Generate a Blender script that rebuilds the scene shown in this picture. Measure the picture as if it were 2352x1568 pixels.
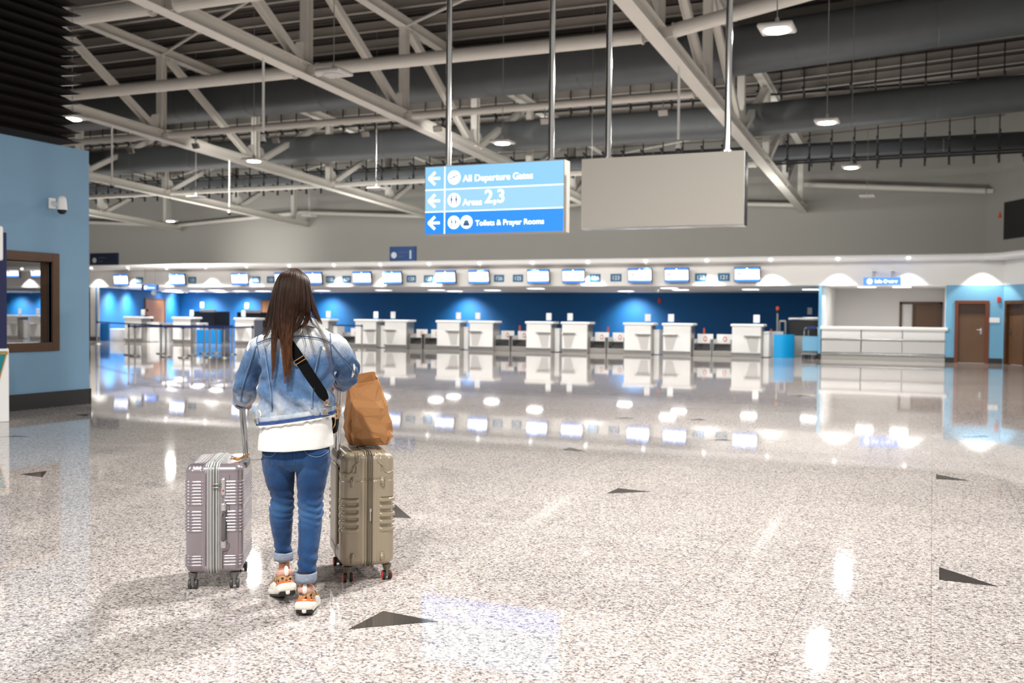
import bpy, bmesh, math, random
from mathutils import Vector, Matrix, noise
from mathutils.bvhtree import BVHTree
R = math.radians
random.seed(7)
SC = bpy.context.scene
COL = SC.collection
for o in list(bpy.data.objects):
    bpy.data.objects.remove(o)

# ---------------------------------------------------------------- camera
AZ, PITCH, ROLL = R(-22.9), R(1.55), R(0.55)
EYE = Vector((0, 0, 1.45))
FWD = Vector((math.sin(AZ)*math.cos(PITCH), math.cos(AZ)*math.cos(PITCH), -math.sin(PITCH)))
_r0 = Vector((math.cos(AZ), -math.sin(AZ), 0))
_u0 = _r0.cross(FWD)
RIGHT = _r0*math.cos(ROLL) + _u0*math.sin(ROLL)
UP = _u0*math.cos(ROLL) - _r0*math.sin(ROLL)
FPX = 35/36*2352
cd = bpy.data.cameras.new('camera'); cam = bpy.data.objects.new('camera', cd); COL.objects.link(cam)
cam.matrix_world = Matrix((
    (RIGHT.x, UP.x, -FWD.x, EYE.x), (RIGHT.y, UP.y, -FWD.y, EYE.y),
    (RIGHT.z, UP.z, -FWD.z, EYE.z), (0, 0, 0, 1)))
cd.lens = 35; cd.sensor_width = 36; cd.clip_end = 300
cd.dof.use_dof = True; cd.dof.focus_distance = 4.95; cd.dof.aperture_fstop = 3.0
SC.camera = cam

# ---------------------------------------------------------------- world, exposure
w = bpy.data.worlds.new('world'); SC.world = w; w.use_nodes = True
w.node_tree.nodes['Background'].inputs[0].default_value = (1.0, 0.975, 0.94, 1)
w.node_tree.nodes['Background'].inputs[1].default_value = 0.34
SC.view_settings.view_transform = 'Standard'; SC.view_settings.look = 'None'
SC.view_settings.gamma = 1; SC.view_settings.use_curve_mapping = False
SC.view_settings.exposure = 0.15
PENDANT_W = 425
RIM_W = 140
ADDED_FLOOD_W = 135
SOFFIT_W = 18

# measured rays of the survey camera, used to find real positions on real planes
def ray(px, py):
    return FWD + RIGHT*((px-1176)/FPX) + UP*((784-py)/FPX)
def W(px, py, d): return EYE + ray(px, py)*d
def onY(px, py, Y): r = ray(px, py); return EYE + r*(Y/r.y)
def onX(px, py, X): r = ray(px, py); return EYE + r*(X/r.x)
def onZ(px, py, Z): r = ray(px, py); return EYE + r*((Z-EYE.z)/r.z)
def XatY(px, Y): return onY(px, 720, Y).x
def ZatY(px, py, Y): return onY(px, py, Y).z

# ---------------------------------------------------------------- materials
MATS = {}
def mat(name, col, rough=0.5, metal=0.0, emit=None, es=1.0, noise_amt=0.0, noise_scale=20, bump=0.0, bump_scale=200, coat=0.0, sheen=0.0, spec=0.5):
    m = bpy.data.materials.new(name); m.use_nodes = True
    nt = m.node_tree; b = nt.nodes['Principled BSDF']
    b.inputs['Base Color'].default_value = (*col, 1); b.inputs['Roughness'].default_value = rough
    b.inputs['Metallic'].default_value = metal; b.inputs['Specular IOR Level'].default_value = spec
    b.inputs['Coat Weight'].default_value = coat; b.inputs['Sheen Weight'].default_value = sheen
    if emit: b.inputs['Emission Color'].default_value = (*emit, 1); b.inputs['Emission Strength'].default_value = es
    tc = nt.nodes.new('ShaderNodeTexCoord')
    if noise_amt > 0:
        n = nt.nodes.new('ShaderNodeTexNoise'); n.inputs['Scale'].default_value = noise_scale; n.inputs['Detail'].default_value = 4
        nt.links.new(tc.outputs['Object'], n.inputs['Vector'])
        mx = nt.nodes.new('ShaderNodeMix'); mx.data_type = 'RGBA'
        mx.inputs['A'].default_value = (*[c*(1-noise_amt) for c in col], 1)
        mx.inputs['B'].default_value = (*[min(1, c*(1+noise_amt)) for c in col], 1)
        nt.links.new(n.outputs['Fac'], mx.inputs['Factor']); nt.links.new(mx.outputs['Result'], b.inputs['Base Color'])
    if bump > 0:
        n = nt.nodes.new('ShaderNodeTexNoise'); n.inputs['Scale'].default_value = bump_scale; n.inputs['Detail'].default_value = 3
        nt.links.new(tc.outputs['Object'], n.inputs['Vector'])
        bp = nt.nodes.new('ShaderNodeBump'); bp.inputs['Strength'].default_value = bump; bp.inputs['Distance'].default_value = 0.01
        nt.links.new(n.outputs['Fac'], bp.inputs['Height']); nt.links.new(bp.outputs['Normal'], b.inputs['Normal'])
    MATS[name] = m
    return m

def srgb(r, g, b):
    f = lambda c: (c/255/12.92) if c/255 <= .04045 else ((c/255+.055)/1.055)**2.4
    return (f(r), f(g), f(b))

mat('steel_cream', (0.74, 0.71, 0.65), 0.45, noise_amt=.06, noise_scale=1.5)
mat('duct', (0.13, 0.14, 0.145), 0.5, 0.3, noise_amt=.1, noise_scale=2)
mat('deck', (0.07, 0.06, 0.055), 0.7)
mat('purlin', (0.40, 0.37, 0.33), 0.55)
mat('black', (0.012, 0.012, 0.013), 0.5)
mat('dark_rail', (0.02, 0.02, 0.022), 0.5)
mat('louvre', (0.007, 0.0045, 0.004), 0.55, spec=.3)
mat('wall_grey', (0.40, 0.39, 0.36), 0.9, noise_amt=.03, noise_scale=.7)
mat('wall_white', (0.78, 0.77, 0.75), 0.8)
mat('fascia', (0.80, 0.79, 0.77), 0.8)
mat('blue_deep', (0.0, 0.10, 0.30), 0.7)
mat('blue_left', (0.19, 0.34, 0.49), 0.62, noise_amt=.03, noise_scale=2)
mat('blue_sky', (0.17, 0.42, 0.62), 0.7)
mat('plinth', (0.03, 0.027, 0.026), 0.25, noise_amt=.5, noise_scale=120)
mat('brown_frame', (0.085, 0.035, 0.010), 0.35, noise_amt=.2, noise_scale=6)
mat('brown_dark', (0.05, 0.022, 0.009), 0.4)
mat('brown_door', (0.13, 0.065, 0.030), 0.45, noise_amt=.15, noise_scale=3)
mat('brown_red', (0.16, 0.035, 0.010), 0.4)
mat('tan_door', (0.33, 0.15, 0.06), 0.5, noise_amt=.12, noise_scale=3)
mat('white', (0.90, 0.90, 0.89), 0.35)
mat('white_matte', (0.88, 0.87, 0.86), 0.7)
mat('grey_panel', (0.64, 0.63, 0.62), 0.35)
mat('sign_grey', (0.40, 0.375, 0.335), 0.5)
mat('steel', (0.55, 0.55, 0.54), 0.22, 1.0)
mat('steel_dull', (0.42, 0.41, 0.39), 0.38, 0.9)
mat('chrome', (0.75, 0.74, 0.72), 0.12, 1.0)
mat('belt_navy', (0.01, 0.03, 0.16), 0.6)
mat('rubber', (0.015, 0.014, 0.014), 0.6)
mat('orange', (0.75, 0.10, 0.02), 0.5)
mat('red', (0.6, 0.03, 0.02), 0.5)
mat('blue_bright', (0.0, 0.22, 0.62), 0.45)
mat('cyan', (0.0, 0.35, 0.75), 0.5)
mat('navy_sign', (0.006, 0.012, 0.04), 0.5)
mat('sign_blue', (0.005, 0.06, 0.22), 0.5)
mat('plate_blue', (0.0, 0.12, 0.27), 0.5)
mat('lamp_glow', (1, 1, 1), 0.5, emit=(1, 0.98, 0.94), es=26)
mat('soffit_glow', (1, 1, 1), 0.5, emit=(1, 0.98, 0.95), es=5)
mat('rim_glow', (1, 1, 1), 0.5, emit=(1, 0.98, 0.95), es=3)
mat('lamp_off', (0.62, 0.61, 0.58), 0.4)
mat('glow_top', (.03, .08, .12), .4, emit=srgb(140, 200, 240), es=.95)
mat('glow_mid', (.03, .08, .12), .4, emit=srgb(158, 208, 238), es=.95)
mat('glow_low', (.0, .1, .5), .4, emit=srgb(38, 130, 240), es=.95)
mat('glow_white', (.8, .8, .8), .4, emit=(.97, .99, 1), es=1.25)
mat('glow_line', (.8, .8, .8), .4, emit=srgb(205, 235, 250), es=1.0)
mat('screen_white', (.8, .8, .8), .3, emit=(.92, .96, 1), es=1.35)
mat('screen_blue', (.02, .1, .5), .3, emit=srgb(70, 135, 235), es=1.2)
mat('ink_dark', (0.05, 0.10, 0.2), .5, emit=srgb(70, 110, 140), es=.6)
mat('text_white', (.75, .78, .8), .5)
mat('text_dim', (.12, .16, .25), .5)
mat('teal', (0.0, 0.22, 0.24), .5)
mat('navy_kiosk', (0.004, 0.008, 0.07), .6)
mat('gold', (0.75, 0.42, 0.12), .3, 1.0)
mat('glass', (.9, .95, 1), .02)
g = MATS['glass'].node_tree.nodes['Principled BSDF']; g.inputs['Transmission Weight'].default_value = 1; g.inputs['IOR'].default_value = 1.1

def floor_material():
    m = bpy.data.materials.new('granite'); m.use_nodes = True; nt = m.node_tree; L = nt.links.new; N = nt.nodes.new
    b = nt.nodes['Principled BSDF']; tc = N('ShaderNodeTexCoord')
    def vor(scale, off):
        mp = N('ShaderNodeMapping'); mp.inputs['Location'].default_value = (off, off*.7, 0); L(tc.outputs['Object'], mp.inputs['Vector'])
        nz = N('ShaderNodeTexNoise'); nz.inputs['Scale'].default_value = scale*1.3; nz.inputs['Detail'].default_value = 2
        L(mp.outputs['Vector'], nz.inputs['Vector'])
        ad = N('ShaderNodeMix'); ad.data_type = 'RGBA'; ad.blend_type = 'ADD'; ad.inputs['Factor'].default_value = .9/scale
        L(mp.outputs['Vector'], ad.inputs['A']); L(nz.outputs['Color'], ad.inputs['B'])
        v = N('ShaderNodeTexVoronoi'); v.inputs['Scale'].default_value = scale; L(ad.outputs['Result'], v.inputs['Vector'])
        return v
    v1 = vor(95, 3.1); sp = N('ShaderNodeSeparateColor'); L(v1.outputs['Color'], sp.inputs['Color'])
    cr = N('ShaderNodeValToRGB'); cr.color_ramp.interpolation = 'CONSTANT'; e = cr.color_ramp.elements
    cols = [(0, (.17, .145, .15)), (.09, (.30, .265, .265)), (.25, (.45, .405, .385)), (.50, (.57, .525, .50)), (.78, (.67, .635, .61))]
    e[0].position, e[0].color = 0, (*cols[0][1], 1); e[1].position, e[1].color = cols[1][0], (*cols[1][1], 1)
    for p, c in cols[2:]:
        q = e.new(p); q.color = (*c, 1)
    L(sp.outputs['Red'], cr.inputs['Fac'])
    v2 = vor(220, 8.3); s2 = N('ShaderNodeSeparateColor'); L(v2.outputs['Color'], s2.inputs['Color'])
    c2 = N('ShaderNodeValToRGB'); c2.color_ramp.interpolation = 'CONSTANT'
    c2.color_ramp.elements[0].color = (.42, .38, .38, 1); c2.color_ramp.elements[1].position = .14; c2.color_ramp.elements[1].color = (1, 1, 1, 1)
    L(s2.outputs['Green'], c2.inputs['Fac'])
    mu = N('ShaderNodeMix'); mu.data_type = 'RGBA'; mu.blend_type = 'MULTIPLY'; mu.inputs['Factor'].default_value = .8
    L(cr.outputs['Color'], mu.inputs['A']); L(c2.outputs['Color'], mu.inputs['B'])
    # slab-to-slab tone and thin grout on a 0.61 m grid
    br = N('ShaderNodeTexBrick'); br.offset = 0; br.inputs['Scale'].default_value = 1; br.inputs['Mortar Size'].default_value = .0015
    br.inputs['Brick Width'].default_value = .61; br.inputs['Row Height'].default_value = .61; br.inputs['Bias'].default_value = 0
    br.inputs['Color1'].default_value = (.93, .93, .93, 1); br.inputs['Color2'].default_value = (1.04, 1.03, 1.02, 1); br.inputs['Mortar'].default_value = (.55, .47, .42, 1)
    mp = N('ShaderNodeMapping'); mp.inputs['Location'].default_value = (-.02+61, .25+61, 0); L(tc.outputs['Object'], mp.inputs['Vector']); L(mp.outputs['Vector'], br.inputs['Vector'])
    m3 = N('ShaderNodeMix'); m3.data_type = 'RGBA'; m3.blend_type = 'MULTIPLY'; m3.inputs['Factor'].default_value = 1
    L(mu.outputs['Result'], m3.inputs['A']); L(br.outputs['Color'], m3.inputs['B'])
    L(m3.outputs['Result'], b.inputs['Base Color'])
    b.inputs['Roughness'].default_value = .038; b.inputs['IOR'].default_value = 1.5
    nb = N('ShaderNodeTexNoise'); nb.inputs['Scale'].default_value = .9; nb.inputs['Detail'].default_value = 1
    L(tc.outputs['Object'], nb.inputs['Vector'])
    bp = N('ShaderNodeBump'); bp.inputs['Strength'].default_value = .012; bp.inputs['Distance'].default_value = .05
    L(nb.outputs['Fac'], bp.inputs['Height']); L(bp.outputs['Normal'], b.inputs['Normal'])
    MATS['granite'] = m
floor_material()
mat('inlay', (0.055, 0.048, 0.045), .06, noise_amt=.5, noise_scale=150)

# ---------------------------------------------------------------- mesh helpers
class MB:
    def __init__(s): s.v = []; s.f = []; s.m = []; s.mi = 0
    def add(s, vs, fs):
        k = len(s.v); s.v += [Vector(v) for v in vs]
        s.f += [tuple(i+k for i in f) for f in fs]; s.m += [s.mi]*len(fs); return s
    def box(s, x0, x1, y0, y1, z0, z1):
        vs = [(x, y, z) for z in (z0, z1) for y in (y0, y1) for x in (x0, x1)]
        return s.add(vs, [(0, 2, 3, 1), (4, 5, 7, 6), (0, 1, 5, 4), (2, 6, 7, 3), (0, 4, 6, 2), (1, 3, 7, 5)])
    def beam(s, a, b, w, h, up=(0, 0, 1), kind='box'):
        a, b = Vector(a), Vector(b); d = (b-a).normalized(); u = Vector(up)
        if abs(d.dot(u)) > .99: u = Vector((0, 1, 0))
        r = d.cross(u).normalized(); u = r.cross(d)
        def pc(x0, x1, z0, z1):
            vs = [p + r*x + u*z for p in (a, b) for z in (z0, z1) for x in (x0, x1)]
            s.add(vs, [(0, 2, 3, 1), (4, 5, 7, 6), (0, 1, 5, 4), (2, 6, 7, 3), (0, 4, 6, 2), (1, 3, 7, 5)])
        if kind == 'box': pc(-w/2, w/2, -h/2, h/2)
        elif kind == 'H':      # flanges top and bottom
            t = max(.012, h*.07); pc(-w/2, w/2, -h/2, -h/2+t); pc(-w/2, w/2, h/2-t, h/2); pc(-t/2, t/2, -h/2+t, h/2-t)
        return s
    def cyl(s, a, b, r, n=12, r2=None, cap=True):
        a, b = Vector(a), Vector(b); r2 = r if r2 is None else r2
        d = (b-a).normalized(); u = Vector((0, 0, 1)) if abs(d.z) < .95 else Vector((1, 0, 0))
        x = d.cross(u).normalized(); y = d.cross(x)
        vs = [p + (x*math.cos(2*math.pi*i/n) + y*math.sin(2*math.pi*i/n))*q for p, q in ((a, r), (b, r2)) for i in range(n)]
        fs = [(i, (i+1) % n, n+(i+1) % n, n+i) for i in range(n)]
        if cap: fs += [tuple(range(n))[::-1], tuple(range(n, 2*n))]
        return s.add(vs, fs)
    def rings(s, rs, cap=True, closed=False):
        n = len(rs[0]); vs = [p for r in rs for p in r]; fs = []
        K = len(rs)
        for k in range(K if closed else K-1):
            a, b = k*n, ((k+1) % K)*n
            fs += [(a+i, a+(i+1) % n, b+(i+1) % n, b+i) for i in range(n)]
        if cap and not closed: fs += [tuple(range(n))[::-1], tuple(range((K-1)*n, K*n))]
        return s.add(vs, fs)
    def tube(s, pts, rad, n=10, cap=True, closed=False, flat=None, up=(0, 0, 1)):
        pts = [Vector(p) for p in pts]; K = len(pts); rs = []
        if not hasattr(rad, '__len__'): rad = [rad]*K
        for k, p in enumerate(pts):
            a = pts[(k-1) % K] if (closed or k > 0) else p; b = pts[(k+1) % K] if (closed or k < K-1) else p
            d = (b-a).normalized(); u = Vector(up)
            if abs(d.dot(u)) > .97: u = Vector((0, 1, .1)).normalized()
            x = d.cross(u).normalized(); y = x.cross(d).normalized()
            fx, fy = flat if flat else (1, 1)
            rs.append([p + x*math.cos(2*math.pi*i/n)*rad[k]*fx + y*math.sin(2*math.pi*i/n)*rad[k]*fy for i in range(n)])
        return s.rings(rs, cap, closed)
    def ball(s, c, r, n=14, sc=(1, 1, 1)):
        c = Vector(c); K = n//2+1; rs = []
        for k in range(1, K):
            t = math.pi*k/K
            rs.append([c + Vector((math.cos(2*math.pi*i/n)*math.sin(t)*r*sc[0], math.sin(2*math.pi*i/n)*math.sin(t)*r*sc[1], -math.cos(t)*r*sc[2])) for i in range(n)])
        return s.rings(rs)
    def prism(s, poly, a, b):   # poly: list of (u,v) -> a fn mapping (u,v,t)
        n = len(poly); vs = [a(u, v, 0) for u, v in poly] + [a(u, v, b) for u, v in poly]
        return s.add(vs, [tuple(range(n))[::-1], tuple(range(n, 2*n))] + [(i, (i+1) % n, n+(i+1) % n, n+i) for i in range(n)])
    def build(s, name, m, parent=None, smooth=False, bevel=0, kind=None, seg=2, xf=None):
        me = bpy.data.meshes.new(name)
        inv = None
        if parent is not None and not getattr(s, 'local', False): inv = world_of(parent).inverted()
        vs = [xf @ v for v in s.v] if xf else s.v
        if inv: vs = [inv @ v for v in vs]
        me.from_pydata([tuple(v) for v in vs], [], s.f)
        ms = m if isinstance(m, (list, tuple)) else [m]
        for q in ms: me.materials.append(MATS[q] if isinstance(q, str) else q)
        if len(ms) > 1: me.polygons.foreach_set('material_index', s.m)
        bm = bmesh.new(); bm.from_mesh(me); bmesh.ops.recalc_face_normals(bm, faces=bm.faces); bm.to_mesh(me); bm.free()
        if smooth: me.polygons.foreach_set('use_smooth', [True]*len(me.polygons))
        o = bpy.data.objects.new(name, me); COL.objects.link(o)
        if parent is not None: o.parent = parent
        if bevel:
            bv = o.modifiers.new('bevel', 'BEVEL'); bv.width = bevel; bv.segments = seg; bv.limit_method = 'ANGLE'; bv.angle_limit = R(40)
            me.polygons.foreach_set('use_smooth', [True]*len(me.polygons))
            wn = o.modifiers.new('wn', 'WEIGHTED_NORMAL'); wn.keep_sharp = True
        if kind: o['kind'] = kind
        return o
def LMB():
    m = MB(); m.local = True; return m
def world_of(o):
    m = o.matrix_local if False else Matrix.LocRotScale(o.location, o.rotation_euler, o.scale)
    return world_of(o.parent) @ m if o.parent else m
def empty(name, loc=(0, 0, 0), rz=0, parent=None):
    o = bpy.data.objects.new(name, None); COL.objects.link(o); o.location = loc; o.rotation_euler = (0, 0, rz)
    o.empty_display_size = .1
    if parent: o.parent = parent
    return o
def tag(o, label, cat, group=None, kind=None):
    o['label'] = label; o['category'] = cat
    if group: o['group'] = group
    if kind: o['kind'] = kind
    return o
def kids(o): return [c for c in bpy.data.objects if c.parent == o]
def copy_tree(o, parent=None):
    c = o.copy(); COL.objects.link(c)
    if parent is not None: c.parent = parent
    for ch in kids(o): copy_tree(ch, c)
    return c
def fit_text(name, s, m, parent, x0, x1, y, z, bold=.0022, hz=None):
    o = text(name, s, 1.0, m, parent, (0, 0, 0), (R(90), 0, 0), 'LEFT', .002/.15, bold/.15)
    xs = [v.co.x for v in o.data.vertices]; w_ = max(xs)-min(xs); k = (x1-x0)/w_
    o.scale = (k, hz or k, k); o.location = (x0-min(xs)*k, y, z); return o
def text(name, s, size, m, parent, loc, rot, align='LEFT', ext=.002, bold=0.0, sx=1.0):
    cu = bpy.data.curves.new(name, 'FONT'); cu.body = s; cu.size = size; cu.extrude = ext; cu.align_x = align; cu.offset = bold
    t = bpy.data.objects.new('tmp', cu); COL.objects.link(t)
    dg = bpy.context.evaluated_depsgraph_get(); me = bpy.data.meshes.new_from_object(t.evaluated_get(dg))
    bpy.data.objects.remove(t); me.materials.clear(); me.materials.append(MATS[m])
    o = bpy.data.objects.new(name, me); COL.objects.link(o); o.location = loc; o.rotation_euler = rot; o.scale = (sx, 1, 1)
    if parent: o.parent = parent
    me.name = name
    return o
def bake(o, mods):
    for f in mods: f(o)
    dg = bpy.context.evaluated_depsgraph_get(); dg.update()
    me = bpy.data.meshes.new_from_object(o.evaluated_get(dg)); o.modifiers.clear(); old = o.data; o.data = me; bpy.data.meshes.remove(old)
    me.polygons.foreach_set('use_smooth', [True]*len(me.polygons)); return o
def light(name, kind, loc, power, parent=None, size=.3, rot=(0, 0, 0), color=(1, .97, .92), spot=None, blend=.5, spread=None):
    l = bpy.data.lights.new(name, kind); l.energy = power; l.color = color
    if kind == 'AREA':
        l.shape = 'DISK'; l.size = size
        if spread: l.spread = spread
    if kind == 'SPOT': l.spot_size = spot; l.spot_blend = blend; l.shadow_soft_size = size
    o = bpy.data.objects.new(name, l); COL.objects.link(o); o.location = loc; o.rotation_euler = rot
    if parent: o.parent = parent
    return o
# ================================================================ THE HALL
YF = 36.0      # front plane of the check-in bulkhead
YB = 46.5      # back wall
def struct(name, mb, m, **k): return mb.build(name, m, kind='structure', **k)

struct('floor', MB().add([(-62, -9, 0), (9, -9, 0), (9, 47.2, 0), (-62, 47.2, 0)], [(0, 1, 2, 3)]), 'granite')
# roof deck (corrugated) following the fall of the trusses, and its purlins
def chordz(y): return 1.45 + 6.8 - .042*y
TH = 2.7
def lift(x): return max(0, (x+5.4))*.05
dk = MB(); ys = [-9 + .28*i for i in range(int(56.2/.28)+1)]
prof = []
for i, y in enumerate(ys):
    z = chordz(y)+TH+.62
    prof += [(y, z), (y+.10, z), (y+.14, z+.07), (y+.24, z+.07)]
v = []; f = []
xs = (-62, -5.4, 9)
for x in xs: v += [(x, y, z+lift(x)) for y, z in prof]
n = len(prof)
for j in range(2): f += [(j*n+i, j*n+i+1, (j+1)*n+i+1, (j+1)*n+i) for i in range(n-1)]
deck = struct('ceiling', dk.add(v, f), 'deck')
y = 2.0
while y < 46:
    q = MB(); z = chordz(y)+TH+.44
    q.beam((-62, y, z), (-5.4, y, z), .14, .28, kind='H'); q.beam((-5.4, y, z), (9, y, z+lift(9)), .14, .28, kind='H')
    q.build('purlin', 'purlin', deck); y += 1.55

# back wall above and behind the check-in hall
struct('wall_back', MB().box(-62, 2.3, YB, YB+.3, 2.6, 10.2), 'wall_grey')
struct('wall_recess', MB().box(-62, XatY(1884, YF), YB-.05, YB, 0, 2.75), 'blue_deep')
# right-hand wall, running towards the camera from the corner
wr = MB(); XR = 2.3
TD = Vector((.438, -.899, 0)); TN = Vector((.899, .438, 0))      # direction of the right-hand walls
def slab(m, p0, t0, t1, z0, z1, th0, th1):
    p0 = Vector(p0); vs = [p0+TD*t+TN*h+Vector((0, 0, z)) for z in (z0, z1) for h in (th0, th1) for t in (t0, t1)]
    return m.add(vs, [(0, 2, 3, 1), (4, 5, 7, 6), (0, 1, 5, 4), (2, 6, 7, 3), (0, 4, 6, 2), (1, 3, 7, 5)])
PU = (XatY(2262, YB), YB, 0)
slab(wr, PU, 0, 12, 3.3, 10.2, 0, .3)
struct('wall_right', wr, 'wall_grey')
# far left closing wall of the hall
struct('wall_left_end', MB().box(-62.3, -62, 20, YB, 0, 9.5), 'wall_grey')

# bulkhead: white fascia, rounded rim (bull-nose) and soffit
zr0, zr1 = ZatY(1500, 604, 35.3), ZatY(1500, 590, 35.3)
ZS = ZatY(1200, 657, YF)
fa = MB()
fa.box(-62, 2.3, YF, YF+.2, ZS, zr1-.02)
PL = (2.1, YF, 0); slab(fa, PL, 0, 9, ZS, zr1-.02, 0, .2)
struct('wall_fascia', fa, 'fascia')
rim = MB(); path = [(-62, YF-.35), (.9, YF-.35), (1.5, YF-.42), (1.85, YF-.65), (2.05, YF-1.0), (2.05+.438*8, YF-1.0-.899*8)]
out = []
for k, (x, y) in enumerate(path):
    a = Vector(path[max(k-1, 0)]); b = Vector(path[min(k+1, len(path)-1)]); d = (b-a).normalized(); nrm = Vector((-d.y, d.x))
    if k == 0: nrm = Vector((0, 1))
    ring = []
    for u, vv in [(.36, zr0), (.0, zr0), (-.10, zr0+.04), (-.13, (zr0+zr1)/2), (-.10, zr1-.04), (0, zr1), (.40, zr1)]:
        ring.append(Vector((x + nrm.x*u, y + nrm.y*u, vv)))
    out.append(ring)
rim.rings(out)
struct('trim_1', rim, 'white_matte', smooth=False)
sf = MB()
sf.box(-62, XatY(1885, YF), YF+.2, YB-.05, ZS, ZS+.12)
sf.box(XatY(1885, YF), XatY(2172, YF), YF+.2, 40.4, ZS, ZS+.12)
struct('ceiling_soffit', sf, 'white_matte')
struct('trim_2', MB().box(-62, 7.5, YF+.2, YB, zr1-.14, zr1-.02), 'wall_white')

# grey pier at the left end of the desk recess and blue fin at its right end
px0, px1 = XatY(207, YF), XatY(227, YF)
struct('wall_pier', MB().box(px0, px1, YF+.01, YF+.05, 0, ZS), 'wall_grey')
SA = Vector((px1, YF+.06, 0)); SB = Vector((XatY(415, YB-.05), YB-.05, 0)); SD = (SB-SA).normalized(); SN = Vector((SD.y, -SD.x, 0))
m = MB(); m.add([SA+SN*h+(SB-SA)*t+Vector((0, 0, z)) for z in (0, ZS) for h in (-.2, 0) for t in (0, 1)], [(0, 2, 3, 1), (4, 5, 7, 6), (0, 1, 5, 4), (2, 6, 7, 3), (0, 4, 6, 2), (1, 3, 7, 5)])
struct('wall_side', m, 'blue_deep')
struct('baseboard_pier', MB().box(px0-.01, px1+.02, YF-.03, YF+.01, 0, .2), 'plinth')
fx0, fx1 = XatY(1880, YF), XatY(1886, YF)
struct('wall_fin', MB().box(fx0, fx1, YF+.0, YB-.05, 0, ZS), 'blue_sky')
struct('baseboard_fin', MB().box(fx0-.02, fx1+.01, YF-.03, YF+.3, 0, .2), 'plinth')
# counter room at the right: white walls, sliding brown hatch
cx0, cx1 = fx1, XatY(2172, YF)
YC = 40.4
wx0, wx1 = XatY(2066, YC), XatY(2165, YC); wz0, wz1 = ZatY(2110, 760, YC), ZatY(2110, 693, YC)
cr_ = MB()
cr_.box(cx0, wx0, YC, YC+.15, 0, ZS); cr_.box(wx1, cx1+.4, YC, YC+.15, 0, ZS)
cr_.box(wx0, wx1, YC, YC+.15, 0, .9); cr_.box(wx0, wx1, YC, YC+.15, wz1, ZS)
cr_.box(cx0, cx0+.12, YF+.2, YC, 0, ZS)
cr_.box(cx1, cx1+.12, YF+.25, YC, 0, ZS)
struct('wall_counter_room', cr_, 'wall_white')
wn = empty('window_1', ((wx0+wx1)/2, YC, .9)); wn['kind'] = 'structure'
fr = MB(); t = .09
fr.box(wx0, wx0+t, YC-.05, YC+.1, .9, wz1); fr.box(wx1-t, wx1, YC-.05, YC+.1, .9, wz1); fr.box(wx0, wx1, YC-.05, YC+.1, wz1-t, wz1)
xm = wx0 + (wx1-wx0)*.33
fr.box(xm-.05, xm+.03, YC-.05, YC+.1, .9, wz1-t)
fr.build('window_frame', 'brown_frame', wn)
MB().box(xm+.03, wx1-t, YC+.02, YC+.06, .9, wz1-t).build('brown_shutter', 'brown_door', wn)
MB().box(wx0+t, xm-.05, YC+.04, YC+.06, .9, wz1-t).build('white_shutter', 'white_matte', wn)

# pale blue wall with two brown doors
dx0, dx1 = XatY(2193, YF), XatY(2272, YF); dzt = ZatY(2235, 690, YF)
bw = MB()
bw.box(cx1, dx0, YF, YF+.2, 0, ZS); bw.box(dx1, PL[0], YF, YF+.2, 0, ZS); bw.box(dx0, dx1, YF, YF+.2, dzt, ZS)
slab(bw, PL, 0, .12, 0, ZS, 0, .2); slab(bw, PL, 1.35, 9, 0, ZS, 0, .2); slab(bw, PL, .12, 1.35, dzt, ZS, 0, .2)
struct('wall_blue', bw, 'blue_sky')
bb = MB()
bb.box(cx1, dx0, YF-.03, YF, 0, .17); bb.box(dx1, PL[0], YF-.03, YF, 0, .17); slab(bb, PL, 1.35, 9, 0, .17, -.03, 0)
struct('baseboard_blue', bb, 'plinth')
def door(name, p0, p1, frame_m, handle_left):
    p0, p1 = Vector(p0), Vector(p1); wd = (p1-p0).length
    d = empty(name, p0, math.atan2(p1.y-p0.y, p1.x-p0.x)); d['kind'] = 'structure'
    t = .11; m = LMB(); m.box(0, t, -.04, .18, 0, dzt); m.box(wd-t, wd, -.04, .18, 0, dzt); m.box(t, wd-t, -.04, .18, dzt-t, dzt)
    m.build('door_frame', frame_m, d)
    m = LMB(); m.box(t, wd-t, .08, .13, .01, dzt-t); m.build('door_leaf', 'brown_door', d)
    m = LMB(); m.box(t, wd-t, .05, .082, dzt-t-.32, dzt-t); m.build('transom_panel', 'brown_dark', d)
    hx = t+.12 if handle_left else wd-t-.12
    m = LMB(); m.box(hx-.03, hx+.03, .06, .08, .95, 1.15); m.cyl((hx, .08, 1.08), (hx, .02, 1.08), .015); m.cyl((hx, .02, 1.08), (hx+(-.13 if not handle_left else .13), .02, 1.08), .014)
    m.build('door_handle', 'steel', d)
door('door_1', (dx0, YF, 0), (dx1, YF, 0), 'brown_red', False)
_p = Vector(PL); _a = _p+TD*.12; _b = _p+TD*1.35
door('door_2', _a, _b, 'brown_frame', True)
# tan doors: one in the side wall, one in the blue recess wall
def onSide(px): r = ray(px, 700); return EYE + r*((SA-EYE).dot(SN)/r.dot(SN))
for i, (p0, p1) in enumerate(((onSide(331), onSide(377)), (onY(601, 700, YB-.06), onY(645, 700, YB-.06)))):
    p0.z = p1.z = 0; wd = (p1-p0).length; ang = math.atan2(p1.y-p0.y, p1.x-p0.x)
    d = empty('door_%d' % (i+3), p0, ang); d['kind'] = 'structure'
    m = LMB(); m.box(.06, wd-.06, -.05, -.005, 0, 2.08); m.build('door_leaf', 'tan_door', d)
    m = LMB(); m.box(0, .06, -.08, -.001, 0, 2.14); m.box(wd-.06, wd, -.08, -.001, 0, 2.14); m.box(.06, wd-.06, -.08, -.001, 2.08, 2.14); m.build('door_frame', 'brown_door', d)

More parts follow.
